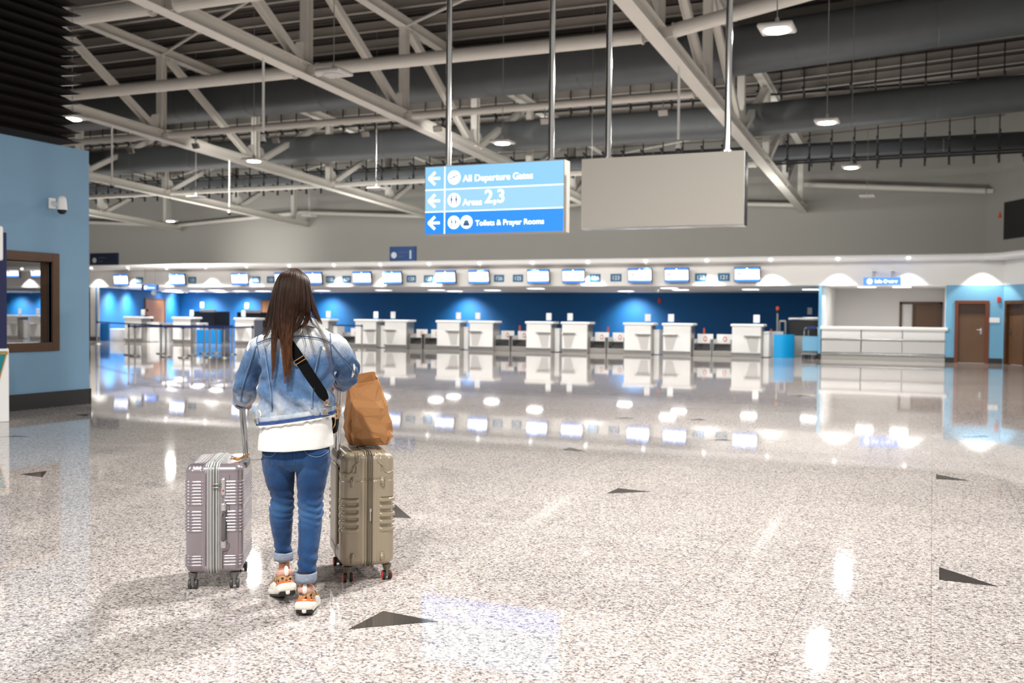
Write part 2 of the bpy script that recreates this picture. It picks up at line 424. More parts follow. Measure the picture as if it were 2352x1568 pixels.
# black opening high in the right wall
def onS(px, py, p0): r = ray(px, py); p0 = Vector(p0)+TN*-.01; return EYE + r*((p0-EYE).dot(TN)/r.dot(TN))
q = onS(2308, 465, PU); z1 = q.z; z0 = onS(2308, 550, PU).z; tq = (q-Vector(PU)).dot(TD)
struct('window_2', slab(MB(), PU, tq, 11, z0, z1, -.04, -.002), 'black')

# ---------------------------------------------------------------- blue booth on the left
XL = -12.1
ye = onX(205, 800, XL).y
zt = onX(205, 347, XL).z
a0, a1 = onX(22, 700, XL).y-1.2, onX(118, 700, XL).y
oz0, oz1 = onX(60, 787, XL).z, onX(60, 598, XL).z
bl = MB(); T = .20
bl.box(XL-T, XL, a1, ye, 0, zt); bl.box(XL-T, XL, a0, a1, 0, oz0); bl.box(XL-T, XL, a0, a1, oz1, zt); bl.box(XL-T, XL, 2, a0, 0, zt)
struct('wall_left', bl, 'blue_left')
b_ = MB(); b_.box(XL, XL+.02, 2, ye+.02, 0, .235); b_.box(XL-T, XL+.02, ye, ye+.02, 0, .235); struct('baseboard_left', b_, 'plinth')
w3 = empty('window_3', (XL, (a0+a1)/2, oz0)); w3['kind'] = 'structure'
m = MB(); q = .13
m.box(XL-.06, XL+.03, a1, a1+q, oz0-q, oz1+q); m.box(XL-.06, XL+.03, a0-q, a0, oz0-q, oz1+q)
m.box(XL-.06, XL+.03, a0, a1, oz1, oz1+q); m.box(XL-.06, XL+.03, a0, a1, oz0-q, oz0)
m.build('window_frame', 'brown_frame', w3, bevel=.006)
m = MB(); m.box(XL-T, XL-.06, a1-.02, a1, oz0, oz1); m.box(XL-T, XL-.06, a0, a0+.02, oz0, oz1); m.box(XL-T, XL-.06, a0+.02, a1-.02, oz1-.02, oz1)
m.build('window_reveal', 'brown_frame', w3)
# dark louvre cladding above the booth: stacked pointed slats
lz = zt+.004; k = 0
lroot = empty('louvre_screen', (XL+.1, 6.5, lz)); tag(lroot, 'dark brown louvred screen of stacked pointed slats above the blue wall', 'louvre screen')
yl = onX(152, 200, XL+.12).y; yt = onX(186, 200, XL+.12).y
while lz < 8.4:
    P = .147; m = MB()
    pr = [(0, 0.0), (.10, P*.5-.004), (0, P-.008), (-.06, P-.008), (-.06, 0)]
    r0 = [Vector((XL+.04+u, 1.5, lz+vv)) for u, vv in pr]
    r1 = [Vector((XL+.04+u, yl, lz+vv)) for u, vv in pr]
    r2 = [Vector((XL+.04+u, yt, lz+P*.5+(vv-P*.5)*.12)) for u, vv in pr]
    m.rings([r0, r1, r2]); m.build('slat', 'louvre', lroot); lz += P
m = MB().box(XL-T, XL-.03, 1.5, yl-.1, zt+.004, 8.4); m.build('backing_panel', 'black', lroot)

# ---------------------------------------------------------------- floor inlays
INL = [[(800, 1445), (880, 1403), (1005, 1427)], [(893, 1146), (945, 1190), (880, 1187)], [(1394, 1133), (1420, 1121), (1494, 1129)],
       [(2157, 1302), (2293, 1347), (2157, 1331)], [(2150, 1089), (2228, 1104), (2150, 1100)], [(46, 1089), (109, 1081), (97, 1096)],
       [(1290, 1033), (1310, 1027), (1345, 1037)], [(1625, 1010), (1665, 1008), (1682, 1012)], [(572, 1056), (625, 1051), (640, 1054)],
       [(0, 1003), (35, 1000), (66, 1003)], [(1412, 961), (1440, 958), (1455, 961)], [(1585, 964), (1608, 961), (1622, 965)],
       [(1822, 909), (1845, 907), (1862, 910)], [(2210, 1004), (2260, 999), (2275, 1003)], [(170, 953), (205, 950), (200, 956)]]
for i, t in enumerate(INL):
    v = [onZ(x, y, 0) for x, y in t]
    m = MB(); m.add([(p.x, p.y, .0015) for p in v]+[(p.x, p.y, -.001) for p in v], [(0, 1, 2), (5, 4, 3), (0, 3, 4, 1), (1, 4, 5, 2), (2, 5, 3, 0)])
    struct('trim_%d' % (i+3), m, 'inlay')

# ================================================================ ROOF STEEL
NODES = [1.1+4.9*k for k in range(0, 10)]    # 1.1 ... 45.2
NODES = [20.7+4.9*k for k in range(-4, 6)]
def truss():
    r = empty('roof_truss', (0, 20.7, 0))
    Lc = lambda y, top=0: Vector((0, y-20.7, chordz(y)+(TH if top else 0)))
    LMB().beam(Lc(0), Lc(46.4), .34, .32, kind='H').build('bottom_chord', 'steel_cream', r)
    LMB().beam(Lc(0, 1), Lc(46.4, 1), .28, .28, kind='H').build('top_chord', 'steel_cream', r)
    for y in NODES:
        m = LMB(); m.beam(Lc(y)+Vector((0, 0, .1)), Lc(y, 1)-Vector((0, 0, .1)), .22, .24, up=(0, 1, 0), kind='H'); m.build('post', 'steel_cream', r)
    for a, b in zip(NODES[:-1], NODES[1:]):
        down = b <= 30.6
        p, q = (Lc(a, 1), Lc(b)) if down else (Lc(a), Lc(b, 1))
        d = (q-p).normalized(); m = LMB(); m.beam(p+d*.35, q-d*.35, .19, .20, up=(1, 0, 0), kind='H' if down else 'box'); m.build('diagonal', 'steel_cream', r)
        e = q if down else p
        g = LMB(); s = -1 if down else 1
        g.add([(x, e.y+s*u, e.z+.1+vv) for x in (-.012, .012) for u, vv in ((0, 0), (.75, 0), (.42, .5), (0, .62))], [(0, 1, 2, 3), (7, 6, 5, 4), (0, 4, 5, 1), (1, 5, 6, 2), (2, 6, 7, 3), (3, 7, 4, 0)])
        g.build('gusset_plate', 'steel_cream', r)
    return r
TX = [-5.45, -14.3, -23.3, -32.0, -40.8]
TL = ['cream steel roof truss at the right, its chord ending above the counter wall', 'cream steel roof truss whose lower chord runs down to the blue lit sign',
      'cream steel roof truss starting at the louvred screen, above the woman', 'cream steel roof truss low on the left, just above the blue wall edge', 'farthest left cream steel roof truss, partly behind the blue wall']
t0 = truss()
for i, x in enumerate(TX):
    t = t0 if i == 0 else copy_tree(t0)
    t.location.x = x; tag(t, TL[i], 'roof truss', 'roof trusses of the hall')
# tie tubes between the bottom chords
BAY = ['between the right-hand truss and the right wall', 'between the two nearest trusses', 'above the woman', 'over the left end of the desks', 'at the far left']
def tie(x0, x1, y, rad, label, z0=None, z1=None, y1=None):
    z0 = chordz(y) if z0 is None else z0; z1 = z0 if z1 is None else z1; y1 = y if y1 is None else y1
    a, b = Vector((x0, y, z0)), Vector((x1, y1, z1)); d = (b-a).normalized(); c = (a+b)/2
    r = empty('tie_tube', c)
    MB().cyl(a+d*.35, b-d*.35, rad, 18).build('pipe', 'steel_cream', r, smooth=False)
    for e, s in ((a, 1), (b, -1)):
        m = MB(); m.beam(e+d*s*.02, e+d*s*.5, .03, rad*1.5); m.cyl(e+d*s*.33, e+d*s*.36, rad*1.15, 18); m.build('end_plate', 'steel_cream', r)
    tag(r, label, 'roof beam', 'tie tubes between the roof trusses')
ROWN = {15.8: 'nearest row', 20.7: 'second row', 25.6: 'third row', 35.4: 'fourth row', 46.0: 'row along the back wall'}
EDG = [-49.6]+TX[::-1]+[3.4]
for y, rad in ((15.8, .17), (20.7, .15), (25.6, .10), (35.4, .10), (46.0, .11)):
    for j in range(len(EDG)-1):
        x0, x1 = EDG[j], EDG[j+1]
        if y in (25.6, 35.4) and j in (5,): continue
        nm = ['far left bay', 'bay at the louvred screen', 'left bay', 'bay over the woman', 'bay over the blue lit sign', 'rightmost bay'][j]
        if y == 46.0:
            if j == 5:
                A = onY(1842, 424, 46.0); B = onY(2283, 439, 46.0)
                tie(TX[0], B.x, 46.0, .12, 'cream steel tube across the grey back wall, ending at the right corner', A.z, B.z)
            else:
                zz = chordz(46)+.12
                tie(x0, x1, 46.0, .10, 'slim cream steel tube along the back wall, %s' % nm, zz if j % 2 else zz+.5, zz+.5 if j % 2 else zz)
            continue
        if j == 5:
            if y > 21: continue
            tie(x0, x1, y, rad, 'cream steel tie tube rising to the right, %s, %s' % (ROWN[y], nm), chordz(y), chordz(y)+1.5); continue
        tie(x0, x1, y, rad, 'cream steel tie tube, %s, %s' % (ROWN[y], nm))
# thin wind braces under the deck
WB = []
for j, x in enumerate(TX[:4]):
    for k, y in enumerate((15.8, 20.7, 40.3)):
        a = Vector((x, y, chordz(y)+TH-.1)); b = Vector((TX[j+1], y+4.9, chordz(y+4.9)+TH-.1))
        o = MB().cyl(a, b, .045, 8).build('wind_brace', 'steel_cream')
        tag(o, 'thin cream diagonal brace under the dark roof deck', 'roof brace', 'thin diagonal braces under the roof deck')
# ducts
def duct(name, pts, ry, rz, label, rect=False, step=3.0):
    r = empty(name, pts[len(pts)//2]); m = MB(); n = 28; rs = []
    for k, p in enumerate(pts):
        p = Vector(p); ring = []
        for i in range(n):
            t = 2*math.pi*i/n; c, s_ = math.cos(t), math.sin(t); e = .22 if rect else .62
            ring.append(p + Vector((0, math.copysign(abs(c)**e, c)*ry, math.copysign(abs(s_)**e, s_)*rz)))
        rs.append(ring)
    m.rings(rs); m.build('duct_body', 'duct', r, smooth=True)
    for a, b in zip(pts[:-1], pts[1:]):
        a, b = Vector(a), Vector(b); L_ = (b-a).length; q = MB(); nn = max(1, int(L_/step))
        for k in range(nn):
            p = a.lerp(b, (k+.5)/nn); ring = []
            for off in (-.02, .02):
                rr = []
                for i in range(n):
                    t = 2*math.pi*i/n; c, s_ = math.cos(t), math.sin(t); e = .22 if rect else .62
                    rr.append(p + Vector((off, math.copysign(abs(c)**e, c)*(ry+.008), math.copysign(abs(s_)**e, s_)*(rz+.008))))
                ring.append(rr)
            q = MB(); q.rings(ring); q.build('flange', 'duct', r, smooth=False)
    tag(r, label, 'air duct', 'grey ventilation ducts under the roof')
zd = 1.45+6.93
duct('air_duct', [(-48, 28.9, zd+.64), (-5.4, 28.9, zd+.64), (9, 28.9, zd+.64+.88)], .72, .64, 'huge grey rounded air duct nearest the camera, across the whole roof')
duct('air_duct', [(-48, 33.0, 1.45+5.88+.50), (-5.4, 33.0, 1.45+5.88+.50), (9, 33.0, 1.45+5.88+.50+.5)], .54, .50, 'second grey rounded air duct, behind the largest one')
duct('air_duct', [(-48, 40.0, 1.45+6.03+.25), (4.9, 40.0, 1.45+6.03+.3)], .5, .24, 'flat grey air duct farthest back, hung among black hangers', rect=True)
def cable_tray(name, y, z, label, x0=-46, x1=8, h=.9, pitch=.78):
    r = empty(name, ((x0+x1)/2, y, z))
    for k, (dy, dz) in enumerate(((-.3, 0), (.3, 0), (-.35, h*.62))):
        MB().beam((x0, y+dy, z+dz), (x1, y+dy, z+dz), .05, .07).build('rail', 'dark_rail', r)
    nn = int((x1-x0)/pitch)
    m0 = None
    for k in range(nn):
        x = x0+pitch*(k+.5)
        if m0 is None:
            m = MB(); m.cyl((x, y-.36, z-.30), (x, y-.36, z+h+1.0), .024, 6); m.beam((x, y-.75, z-.0), (x, y+.35, z-.12), .08, .08); m.beam((x, y-.36, z+.2), (x, y-.36, z-.42), .07, .06)
            m.beam((x, y-.7, z+h*.72), (x, y-.2, z+h*.5), .07, .07)
            m0 = m.build('hanger', 'dark_rail', r); hx = x
        else:
            c = m0.copy(); COL.objects.link(c); c.parent = r; c.location = (x-hx, 0, 0)
    tag(r, label, 'cable tray', 'black cable trays under the roof')
cable_tray('cable_tray', 38.2, 1.45+5.75, 'black cable tray with many hangers low along the back wall')
cable_tray('cable_tray', 36.3, 1.45+7.25, 'black cable tray with hangers above the second air duct')

# ---------------------------------------------------------------- pendant lamps
def pendant(on=True):
    r = empty('pendant_lamp')
    m = LMB(); m.box(-.24, .24, -.24, .24, -.0, .07); m.build('housing', 'lamp_off', r, bevel=.03)
    m = LMB(); m.cyl((0, 0, -.012), (0, 0, .002), .165, 24); m.build('lens', 'lamp_glow' if on else 'lamp_off', r)
    m = LMB(); m.cyl((0, 0, .07), (0, 0, .18), .05, 12, .02); m.build('canopy', 'lamp_off', r)
    m = LMB(); m.cyl((0, 0, .17), (0, 0, 4.0), .008, 6); m.build('suspension_wire', 'steel_dull', r)
    if on: light('lamp_light', 'AREA', (0, 0, -.03), PENDANT_W, r, size=.34)
    return r
on0, off0 = None, None
PX = [-2.05, -9.2, -16.4, -23.6, -30.8]
PXN = ['rightmost column', 'second column from the right', 'middle column', 'fourth column from the right', 'leftmost column']
PY = [-6.0, .8, 7.4, 14.1, 21.1, 27.6, 34.4]
PYN = ['behind the camera', 'over the camera', 'near the camera', 'nearest in view', 'second from the front', 'third from the front', 'farthest back']
LIT = {(0, 3), (0, 4), (0, 5), (1, 4), (2, 3), (2, 4), (4, 6), (0, 1), (1, 1), (2, 1), (3, 4), (0, 0), (0, 2)}
for i, x in enumerate(PX):
    for j, y in enumerate(PY):
        on = (i, j) in LIT
        if not on and j < 3: continue
        if x < -12.5 and y < 14: continue
        if (i, j) in ((1, 5), (2, 6), (3, 5), (3, 6), (1, 6)) and False: continue
        if i == 3 and j in (4,): continue
        if on and on0 is None: r = on0 = pendant(True)
        elif not on and off0 is None: r = off0 = pendant(False)
        else: r = copy_tree(on0 if on else off0)
        r.location = (x, y, 5.38)
        if i == 2 and j in (3, 4): r.location.y = y+(1.35 if j == 3 else .3)
        for c in kids(r):
            if c.name.startswith('suspension_wire'): k_ = (chordz(r.location.y)+TH+.72+lift(x)-5.38-.17)/3.83; c.scale.z = k_; c.location.z = .17*(1-k_)
        tag(r, '%s white square pendant lamp, %s, %s' % ('lit' if on else 'unlit', PXN[i], PYN[j]), 'pendant lamp', 'pendant lamps over the hall')
for y in (5.2,): # lamps over the right part of the hall, outside the frame
    r = copy_tree(on0); r.location = (5.2, y+1, 5.38); tag(r, 'lit white square pendant lamp outside the view, right of the camera', 'pendant lamp', 'pendant lamps over the hall')

# floodlights on the trusses, turned to the check-in row
fl0 = None
for i, x in enumerate((-6.6, -9.9, -13.2, -15.6, -18.8, -21.9, -24.6, -30.0)):
    yf_ = 25.6; zf = chordz(yf_)-.42
    if fl0 is None:
        r = fl0 = empty('added_floodlight', (0, 0, 0), 0)
        m = LMB(); m.box(-.13, .13, -.03, .04, -.09, .09); h_ = m.build('housing', 'steel_dull', r, bevel=.02); h_.rotation_euler = (R(28), 0, 0)
        m = LMB(); m.cyl((0, 0, .1), (0, 0, .34 if True else 0), .02, 8); m.build('bracket', 'steel_dull', r)
        light('added_flood_lamp', 'AREA', (0, .06, -.03), ADDED_FLOOD_W, r, size=.2, rot=(R(90-28), 0, 0), spread=R(130))
    else: r = copy_tree(fl0)
    r.location = (x, yf_, zf if i not in (0, 2, 4, 6) else zf); tag(r, 'small grey fill light added under a tie tube, number %d counted from the right' % (i+1), 'added_floodlight', 'floodlights aimed at the check-in row')

# camera poles hanging from the trusses
def pole_cam():
    r = empty('ceiling_camera')
    m = LMB(); m.cyl((0, 0, .12), (0, 0, 1.0), .03, 10); m.build('drop_pole', 'white', r)
    m = LMB(); m.cyl((0, 0, .02), (0, 0, .13), .07, 16, .05); m.build('mount', 'white', r, smooth=False)
    m = LMB(); m.ball((0, 0, 0), .065, 16); m.build('dome', 'black', r, smooth=True)
    return r
pc = None
for lab, px, py0, py1, xt in (('white camera on a drop pole below the truss over the woman', 605, 327, 148, TX[1]), ('white camera on a drop pole right beside the blue wall', 257, 428, 292, TX[2]),
                          ('white camera on a drop pole over the woman, lowest on the left truss', 527, 490, 372, TX[2]), ('white camera on a drop pole above the blank grey sign', 1560, 343, 165, TX[0])):
    top = onX(px, py1, xt); r = pole_cam() if pc is None else copy_tree(pc); pc = pc or r
    bot = onY(px, py0, top.y); r.location = (top.x, top.y, bot.z)
    for c in kids(r):
        if c.name.startswith('drop_pole'): c.scale.z = (chordz(top.y)-.14-bot.z)/1.0
    tag(r, lab, 'security camera', 'cameras on poles under the roof')
# cove lighting behind the rim, washing the grey back wall
for i in range(6):
    l = light('cove_light', 'AREA', (-4-9*i, YF+1.2, zr1+.1), 260, size=1, color=(1, .98, .94)); l.data.shape = 'RECTANGLE'; l.data.size = 8.5; l.data.size_y = .5
    l.rotation_euler = (R(180-28), 0, 0)
q_ = onY(618, 600, YB); light('cove_lamp', 'SPOT', (q_.x, YB-5, zr1+.05), 900, size=.3, spot=R(90), blend=1, rot=(R(180-80), 0, 0))
# ================================================================ CHECK-IN ROW
def pspan(a, b, Y=YF): return XatY(a, Y), XatY(b, Y)
# screens on the fascia
def monitor():
    r = empty('check_in_screen'); w_, h_ = .92, .54
    m = LMB(); m.box(-w_/2, w_/2, -.03, .05, -h_/2, h_/2); m.build('bezel', 'black', r, bevel=.012)
    m = LMB(); m.box(-w_/2+.025, w_/2-.025, -.034, -.030, -h_/2+.10, h_/2-.09); m.build('display', 'screen_white', r)
    m = LMB(); m.box(-w_/2+.025, w_/2-.025, -.034, -.030, h_/2-.09, h_/2-.02); m.box(-w_/2+.025, w_/2-.025, -.034, -.030, -h_/2+.02, -h_/2+.10); m.build('display_band', 'screen_blue', r)
    m = LMB(); m.box(-.35, -.22, -.036, -.034, .02, .06); m.box(-.28, -.25, -.036, -.034, .0, .06); m.build('display_mark', 'red', r)
    m = LMB(); m.cyl((0, -.036, h_/2-.055), (0, -.032, h_/2-.055), .03, 12); m.build('display_emblem', 'screen_white', r)
    m = LMB(); m.box(-.12, .12, .05, .22, -.06, .10); m.build('wall_bracket', 'steel_dull', r)
    return r
NUM = [(1648, 1675, '121'), (1595, 1622, '122'), (1402, 1426, '123'), (1354, 1378, '124'), (1178.5, 1200, '125'), (1135.7, 1156, '126'), (974.5, 994, '127'),
       (934.5, 954.6, '128'), (787.7, 805, '129'), (750, 768, '130'), (614.6, 631, '131'), (580.6, 597, '132'), (434, 450, '133'), (312.7, 328.6, '134')]
MON = [(262, 295), (389.5, 426), (532, 570), (634, 668), (700, 739), (810, 853), (878.8, 923.5), (999.5, 1047), (1075, 1123.7), (1211, 1261), (1290.8, 1342), (1441.6, 1496), (1525.8, 1581), (1685.7, 1744.5), (22, 38), (76, 97)]
MLAB = ['at the far left end of the white fascia', 'second from the left, beside number 133', 'left of number 132 on the white fascia', 'just left of the woman\'s hair', 'just right of the woman\'s hair', 'right of number 129',
        'left of number 128', 'right of number 127', 'left of number 126', 'right of number 125', 'left of number 124', 'right of number 123', 'left of number 122', 'right of number 121',
        'seen through the booth window, left one', 'seen through the booth window, right one']
m0 = None
for (a, b), lab in zip(MON, MLAB):
    r = monitor() if m0 is None else copy_tree(m0); m0 = m0 or r
    x = XatY((a+b)/2, YF-.25); r.location = (x, YF-.25, ZatY((a+b)/2, 637-.0073*((a+b)/2-1000)*1.2, YF-.25)+.01)
    if a < 100: r.location.z = 3.3
    r.rotation_euler = (R(8), 0, R(-3))
    tag(r, 'white lit check-in screen with blue bands, %s' % lab, 'screen', 'check-in screens on the fascia')
for a, b, s in NUM:
    x = XatY((a+b)/2, YF); r = empty('number_plate', (x, YF, ZatY((a+b)/2, 644-.0127*((a+b)/2-650)*1.0, YF)))
    r.location.z = 2.87
    m = LMB(); m.box(-.21, .21, -.03, 0, -.14, .14); m.build('plate', 'plate_blue', r)
    text('numeral', s, .21, 'text_white', r, (0, -.032, -.075), (R(90), 0, 0), 'CENTER', .001, .004)
    tag(r, 'teal blue number plate reading %s on the white fascia' % s, 'number sign', 'desk number plates')
# desks
def desk(flip=False):
    r = empty('check_in_desk'); s = -1 if flip else 1; w_ = 1.02
    m = LMB(); m.box(-w_/2, w_/2, 0, .6, .16, 1.10); m.build('body', 'white', r, bevel=.01)
    m = LMB(); m.box(-w_/2-.05, w_/2+.10, -.06, .68, 1.10, 1.19); m.build('top', 'white', r, bevel=.03, seg=3)
    m = LMB(); m.add([(s*x, y, z) for y in (-.012, .0) for x, z in ((-.02, .74), (w_/2-.06, .74), (w_/2-.12, .2), (.14, .2))], [(0, 1, 2, 3), (7, 6, 5, 4), (0, 4, 5, 1), (1, 5, 6, 2), (2, 6, 7, 3), (3, 7, 4, 0)]); m.build('front_panel', 'grey_panel', r)
    m = LMB(); m.box(min(s*-.06, s*(w_/2)), max(s*-.06, s*(w_/2)), -.16, 0, .74, .78); m.build('bag_shelf', 'steel', r, bevel=.008)
    m = LMB(); m.box(w_/2 - .0, w_/2+.03, -.01, .6, .02, 1.10); m.build('edge_strip', 'steel_dull', r)
    m = LMB(); m.box(-w_/2, w_/2, .03, .58, 0, .10); m.build('plinth', 'steel_dull', r)
    m = LMB(); m.box(-w_/2-.02, w_/2, -.03, .6, .10, .16); m.build('plinth_rail', 'steel', r)
    mx = s*.30
    m = LMB(); m.box(mx-.11, mx+.11, .30, .33, 1.24, 1.52); m.build('display_back', 'white', r, bevel=.03, seg=3)
    m = LMB(); m.box(mx-.03, mx+.03, .31, .34, 1.19, 1.26); m.box(mx-.09, mx+.09, .24, .40, 1.19, 1.205); m.build('display_stand', 'cyan', r)
    if not flip:
        m = LMB(); m.box(w_/2+.035, w_/2+.24, .3, .9, .02, .86); m.build('side_cabinet', 'white', r, bevel=.01)
        m = LMB(); m.box(w_/2+.035, w_/2+.24, .28, .9, .865, .93); m.build('worktop', 'white', r, bevel=.01)
    m = LMB(); m.box(-.2, .2, .72, .76, .88, 1.0); m.box(-.03, .03, .70, .74, .6, .9); m.build('staff_screen', 'black', r)
    return r
DSK = [(283, 330, 0), (393.5, 443.5, 0), (537, 588, 1), (712, 752, 0), (812.5, 870, 0), (880.6, 939, 1), (1001, 1061, 0), (1076, 1137.6, 1), (1206.5, 1271, 0), (1288, 1355, 1), (1432.6, 1500, 0), (1522, 1591, 1), (1680.5, 1752.6, 0), (8, 40, 0), (72, 100, 1)]
DLB = ['at the far left end of the row, below the first screen', 'second from the left, in front of the black machines', 'third from the left, nearest the second tan door', 'just right of the woman\'s shoulder',
       'left desk of the pair right of the woman', 'right desk of the pair right of the woman', 'below the screen right of number 127', 'below the screen left of number 126', 'below the screen right of number 125', 'below the screen left of number 124',
       'below the screen right of number 123', 'below the screen left of number 122', 'alone at the right end, below number 121', 'seen through the booth window, left one', 'seen through the booth window, right one']
dn = desk(False); df = desk(True); used = set()
for (a, b, fl), lab in zip(DSK, DLB):
    base = df if fl else dn
    r = base if fl not in used else copy_tree(base); used.add(fl)
    x0, x1 = pspan(a, b); r.location = ((x0+x1)/2-.02, YF, 0)
    tag(r, 'white check-in desk, %s' % lab, 'check-in desk', 'check-in desks along the blue wall')
# baggage belts between desks
def belt():
    r = empty('baggage_belt')
    m = LMB(); m.box(-.50, .50, 0, 1.6, 0, .20); m.build('steel_base', 'steel_dull', r, bevel=.01)
    m = LMB(); m.add([(x, y, z) for x in (-.40, .40) for y, z in ((.05, .205), (1.5, .205), (1.5, .46), (.9, .42))], [(0, 1, 2, 3), (7, 6, 5, 4), (0, 4, 5, 1), (1, 5, 6, 2), (2, 6, 7, 3), (3, 7, 4, 0)]); m.build('belt', 'rubber', r)
    m = LMB(); m.box(-.50, -.42, .02, 1.6, .20, .62); m.box(.42, .50, .02, 1.6, .20, .62); m.build('side_guard', 'steel', r)
    m = LMB(); m.box(-.42, .42, .55, .58, .45, .80); m.build('front_flap', 'white', r, bevel=.01)
    m = LMB(); m.cyl((0, .54, .62), (0, .552, .62), .095, 24); m.build('warning_disc', 'red', r)
    m = LMB(); m.cyl((0, .535, .62), (0, .541, .62), .062, 24); m.build('disc_centre', 'white', r)
    return r
BLT = [(728, 845), (862, 988)]
B5 = lambda u: 750+u*.2551; B6 = lambda u: 1300+u*.2551
BL = [(783, 813), (B5(728), B5(845)), (B5(862), B5(988)), (B5(1500), B5(1638)), (B5(1652), B5(1793)), (B6(200), B6(350)), (B6(362), B6(520)), (B6(1137), B6(1305)), (B6(1313), B6(1490))]
BN = ['left of the desk pair right of the woman', 'right of the desk pair beside the woman, left one', 'right of the desk pair beside the woman, right one', 'below number 126', 'below number 125', 'below number 124', 'below number 123', 'below number 122', 'below number 121']
b0 = None
for (a, b), lab in zip(BL, BN):
    r = belt() if b0 is None else copy_tree(b0); b0 = b0 or r
    x0, x1 = pspan(a, b); r.location = ((x0+x1)/2, YF+.15, 0); r.scale.x = max(.6, (x1-x0)/.98)
    tag(r, 'baggage belt with red disc, %s' % lab, 'baggage belt', 'baggage belts between the desks')
def bollard(px, lab):
    x = XatY(px, YF+2.2); r = empty('marker_post', (x, YF+2.2, .0))
    m = LMB(); m.cyl((0, 0, .0), (0, 0, .80), .03, 10); m.build('stem', 'steel_dull', r)
    m = LMB(); m.cyl((0, 0, .80), (0, 0, 1.0), .045, 12, .03); m.build('marker', 'orange', r); tag(r, lab, 'marker post', 'red marker posts on the belts')
for px, l in ((1194, 'below number 125'), (1397, 'below number 123'), (1618, 'below number 122'), (1772, 'at the right end desk')): bollard(px, 'small red marker post, %s' % l)

# soffit lights (recessed) and real light from some of them
S8 = lambda u: 200+u*.2126
SOF = [(S8(410), S8(555), 667), (S8(735), S8(825), 669), (S8(860), S8(1000), 666), (S8(945), S8(1070), 671), (S8(1115), S8(1265), 668), (S8(1335), S8(1460), 666), (S8(1375), S8(1510), 670), (S8(1585), S8(1735), 668), (S8(1830), S8(1975), 668),
       (728, 752, 667), (B5(445), B5(580), 666), (B5(928), B5(1055), 665.5), (B5(1088), B5(1215), 668), (B5(1432), B5(1558), 666), (B5(1812), B5(1958), 662), (B6(475), B6(605), 668), (B6(862), B6(1000), 661), (B6(965), B6(1097), 665), (B6(1593), B6(1732), 664), (B6(2135), B6(2270), 664)]
s0 = None
for i, (a, b, y) in enumerate(SOF):
    c = onZ((a+b)/2, y-.5, ZS)
    if not (YF+.5 < c.y < YB-.6): c = onY((a+b)/2, y, min(max(c.y, YF+.8), YB-.8))
    if s0 is None:
        r = s0 = empty('soffit_light')
        m = LMB(); m.box(-.32, .32, -.32, .32, -.02, 0); m.build('trim_ring', 'white', r, bevel=.005)
        m = LMB(); m.box(-.29, .29, -.29, .29, -.026, -.02); m.build('diffuser', 'soffit_glow', r)
        _l = light('soffit_lamp', 'AREA', (0, 0, -.05), SOFFIT_W, r, size=.58); _l.data.shape = 'SQUARE'
    else: r = copy_tree(s0)
    r.location = (c.x+(.7 if i == 1 else 0), c.y, ZS)
    tag(r, 'glowing recessed light in the white soffit, number %d counted from the left' % (i+1), 'recessed light', 'recessed lights in the soffit')
for i, (a, y) in enumerate(((1990, 0), (2070, 0))):
    r = copy_tree(s0); c = XatY(a, 37.3); r.location = (c, 37.3, ZS); tag(r, 'glowing recessed light over the white counter, %s one' % ('left', 'right')[i], 'recessed light', 'recessed lights in the soffit')
# spots tucked under the rim, washing the fascia (scallops)
x1 = XatY(2092, YF); xx = []
xc = XatY(1786, YF)
pitch_ = XatY(1939, YF)-xc
x = xc+3*pitch_-.2
while x > -47: xx.append(x); x -= pitch_
s1 = None
for i, x in enumerate(xx):
    if s1 is None:
        r = s1 = empty('rim_spotlight')
        m = LMB(); m.cyl((0, 0, -.03), (0, 0, 0), .06, 14); m.build('can', 'white', r)
        m = LMB(); m.box(-.05, .05, -.085, -.065, .05, .12); m.build('lens', 'rim_glow', r)
        light('spot_lamp', 'SPOT', (0, 0, -.06), RIM_W, r, size=.09, spot=R(94), blend=.12, rot=(0, 0, 0))
    else: r = copy_tree(s1)
    r.location = (min(x, 1.5), YF-.42, zr0); tag(r, 'small spotlight in the white rim above the fascia', 'spotlight', 'spotlights along the rim')
# blue wall washers: narrow pools of light on the recess wall
for i, px in enumerate((470, 560, 1068, 1452, 752, 35, 90)):
    p = onY(px, 700, YB-.5); r = empty('wall_washer', (p.x, YB-1.1 , ZS))
    m = LMB(); m.cyl((0, 0, -.05), (0, 0, 0), .07, 14); m.build('can', 'white', r)
    light('washer_lamp', 'SPOT', (0, 0, -.07), (700), r, size=.15, spot=R(120), blend=1.0, rot=(R(25), 0, 0))
    tag(r, 'small downlight in the soffit lighting a pool on the blue wall', 'spotlight', 'downlights along the blue wall')

for px in (252, 292, 392):
    p = onSide(px)+SN*.8; r = empty('wall_washer', (p.x, p.y, ZS), math.atan2(SN.x, -SN.y))
    m = LMB(); m.cyl((0, 0, -.05), (0, 0, 0), .07, 14); m.build('can', 'white', r)
    light('washer_lamp', 'SPOT', (0, 0, -.07), 800, r, size=.12, spot=R(130), blend=1, rot=(R(22), 0, 0))
    tag(r, 'small downlight in the soffit lighting a pool on the blue side wall', 'spotlight', 'downlights along the blue side wall')
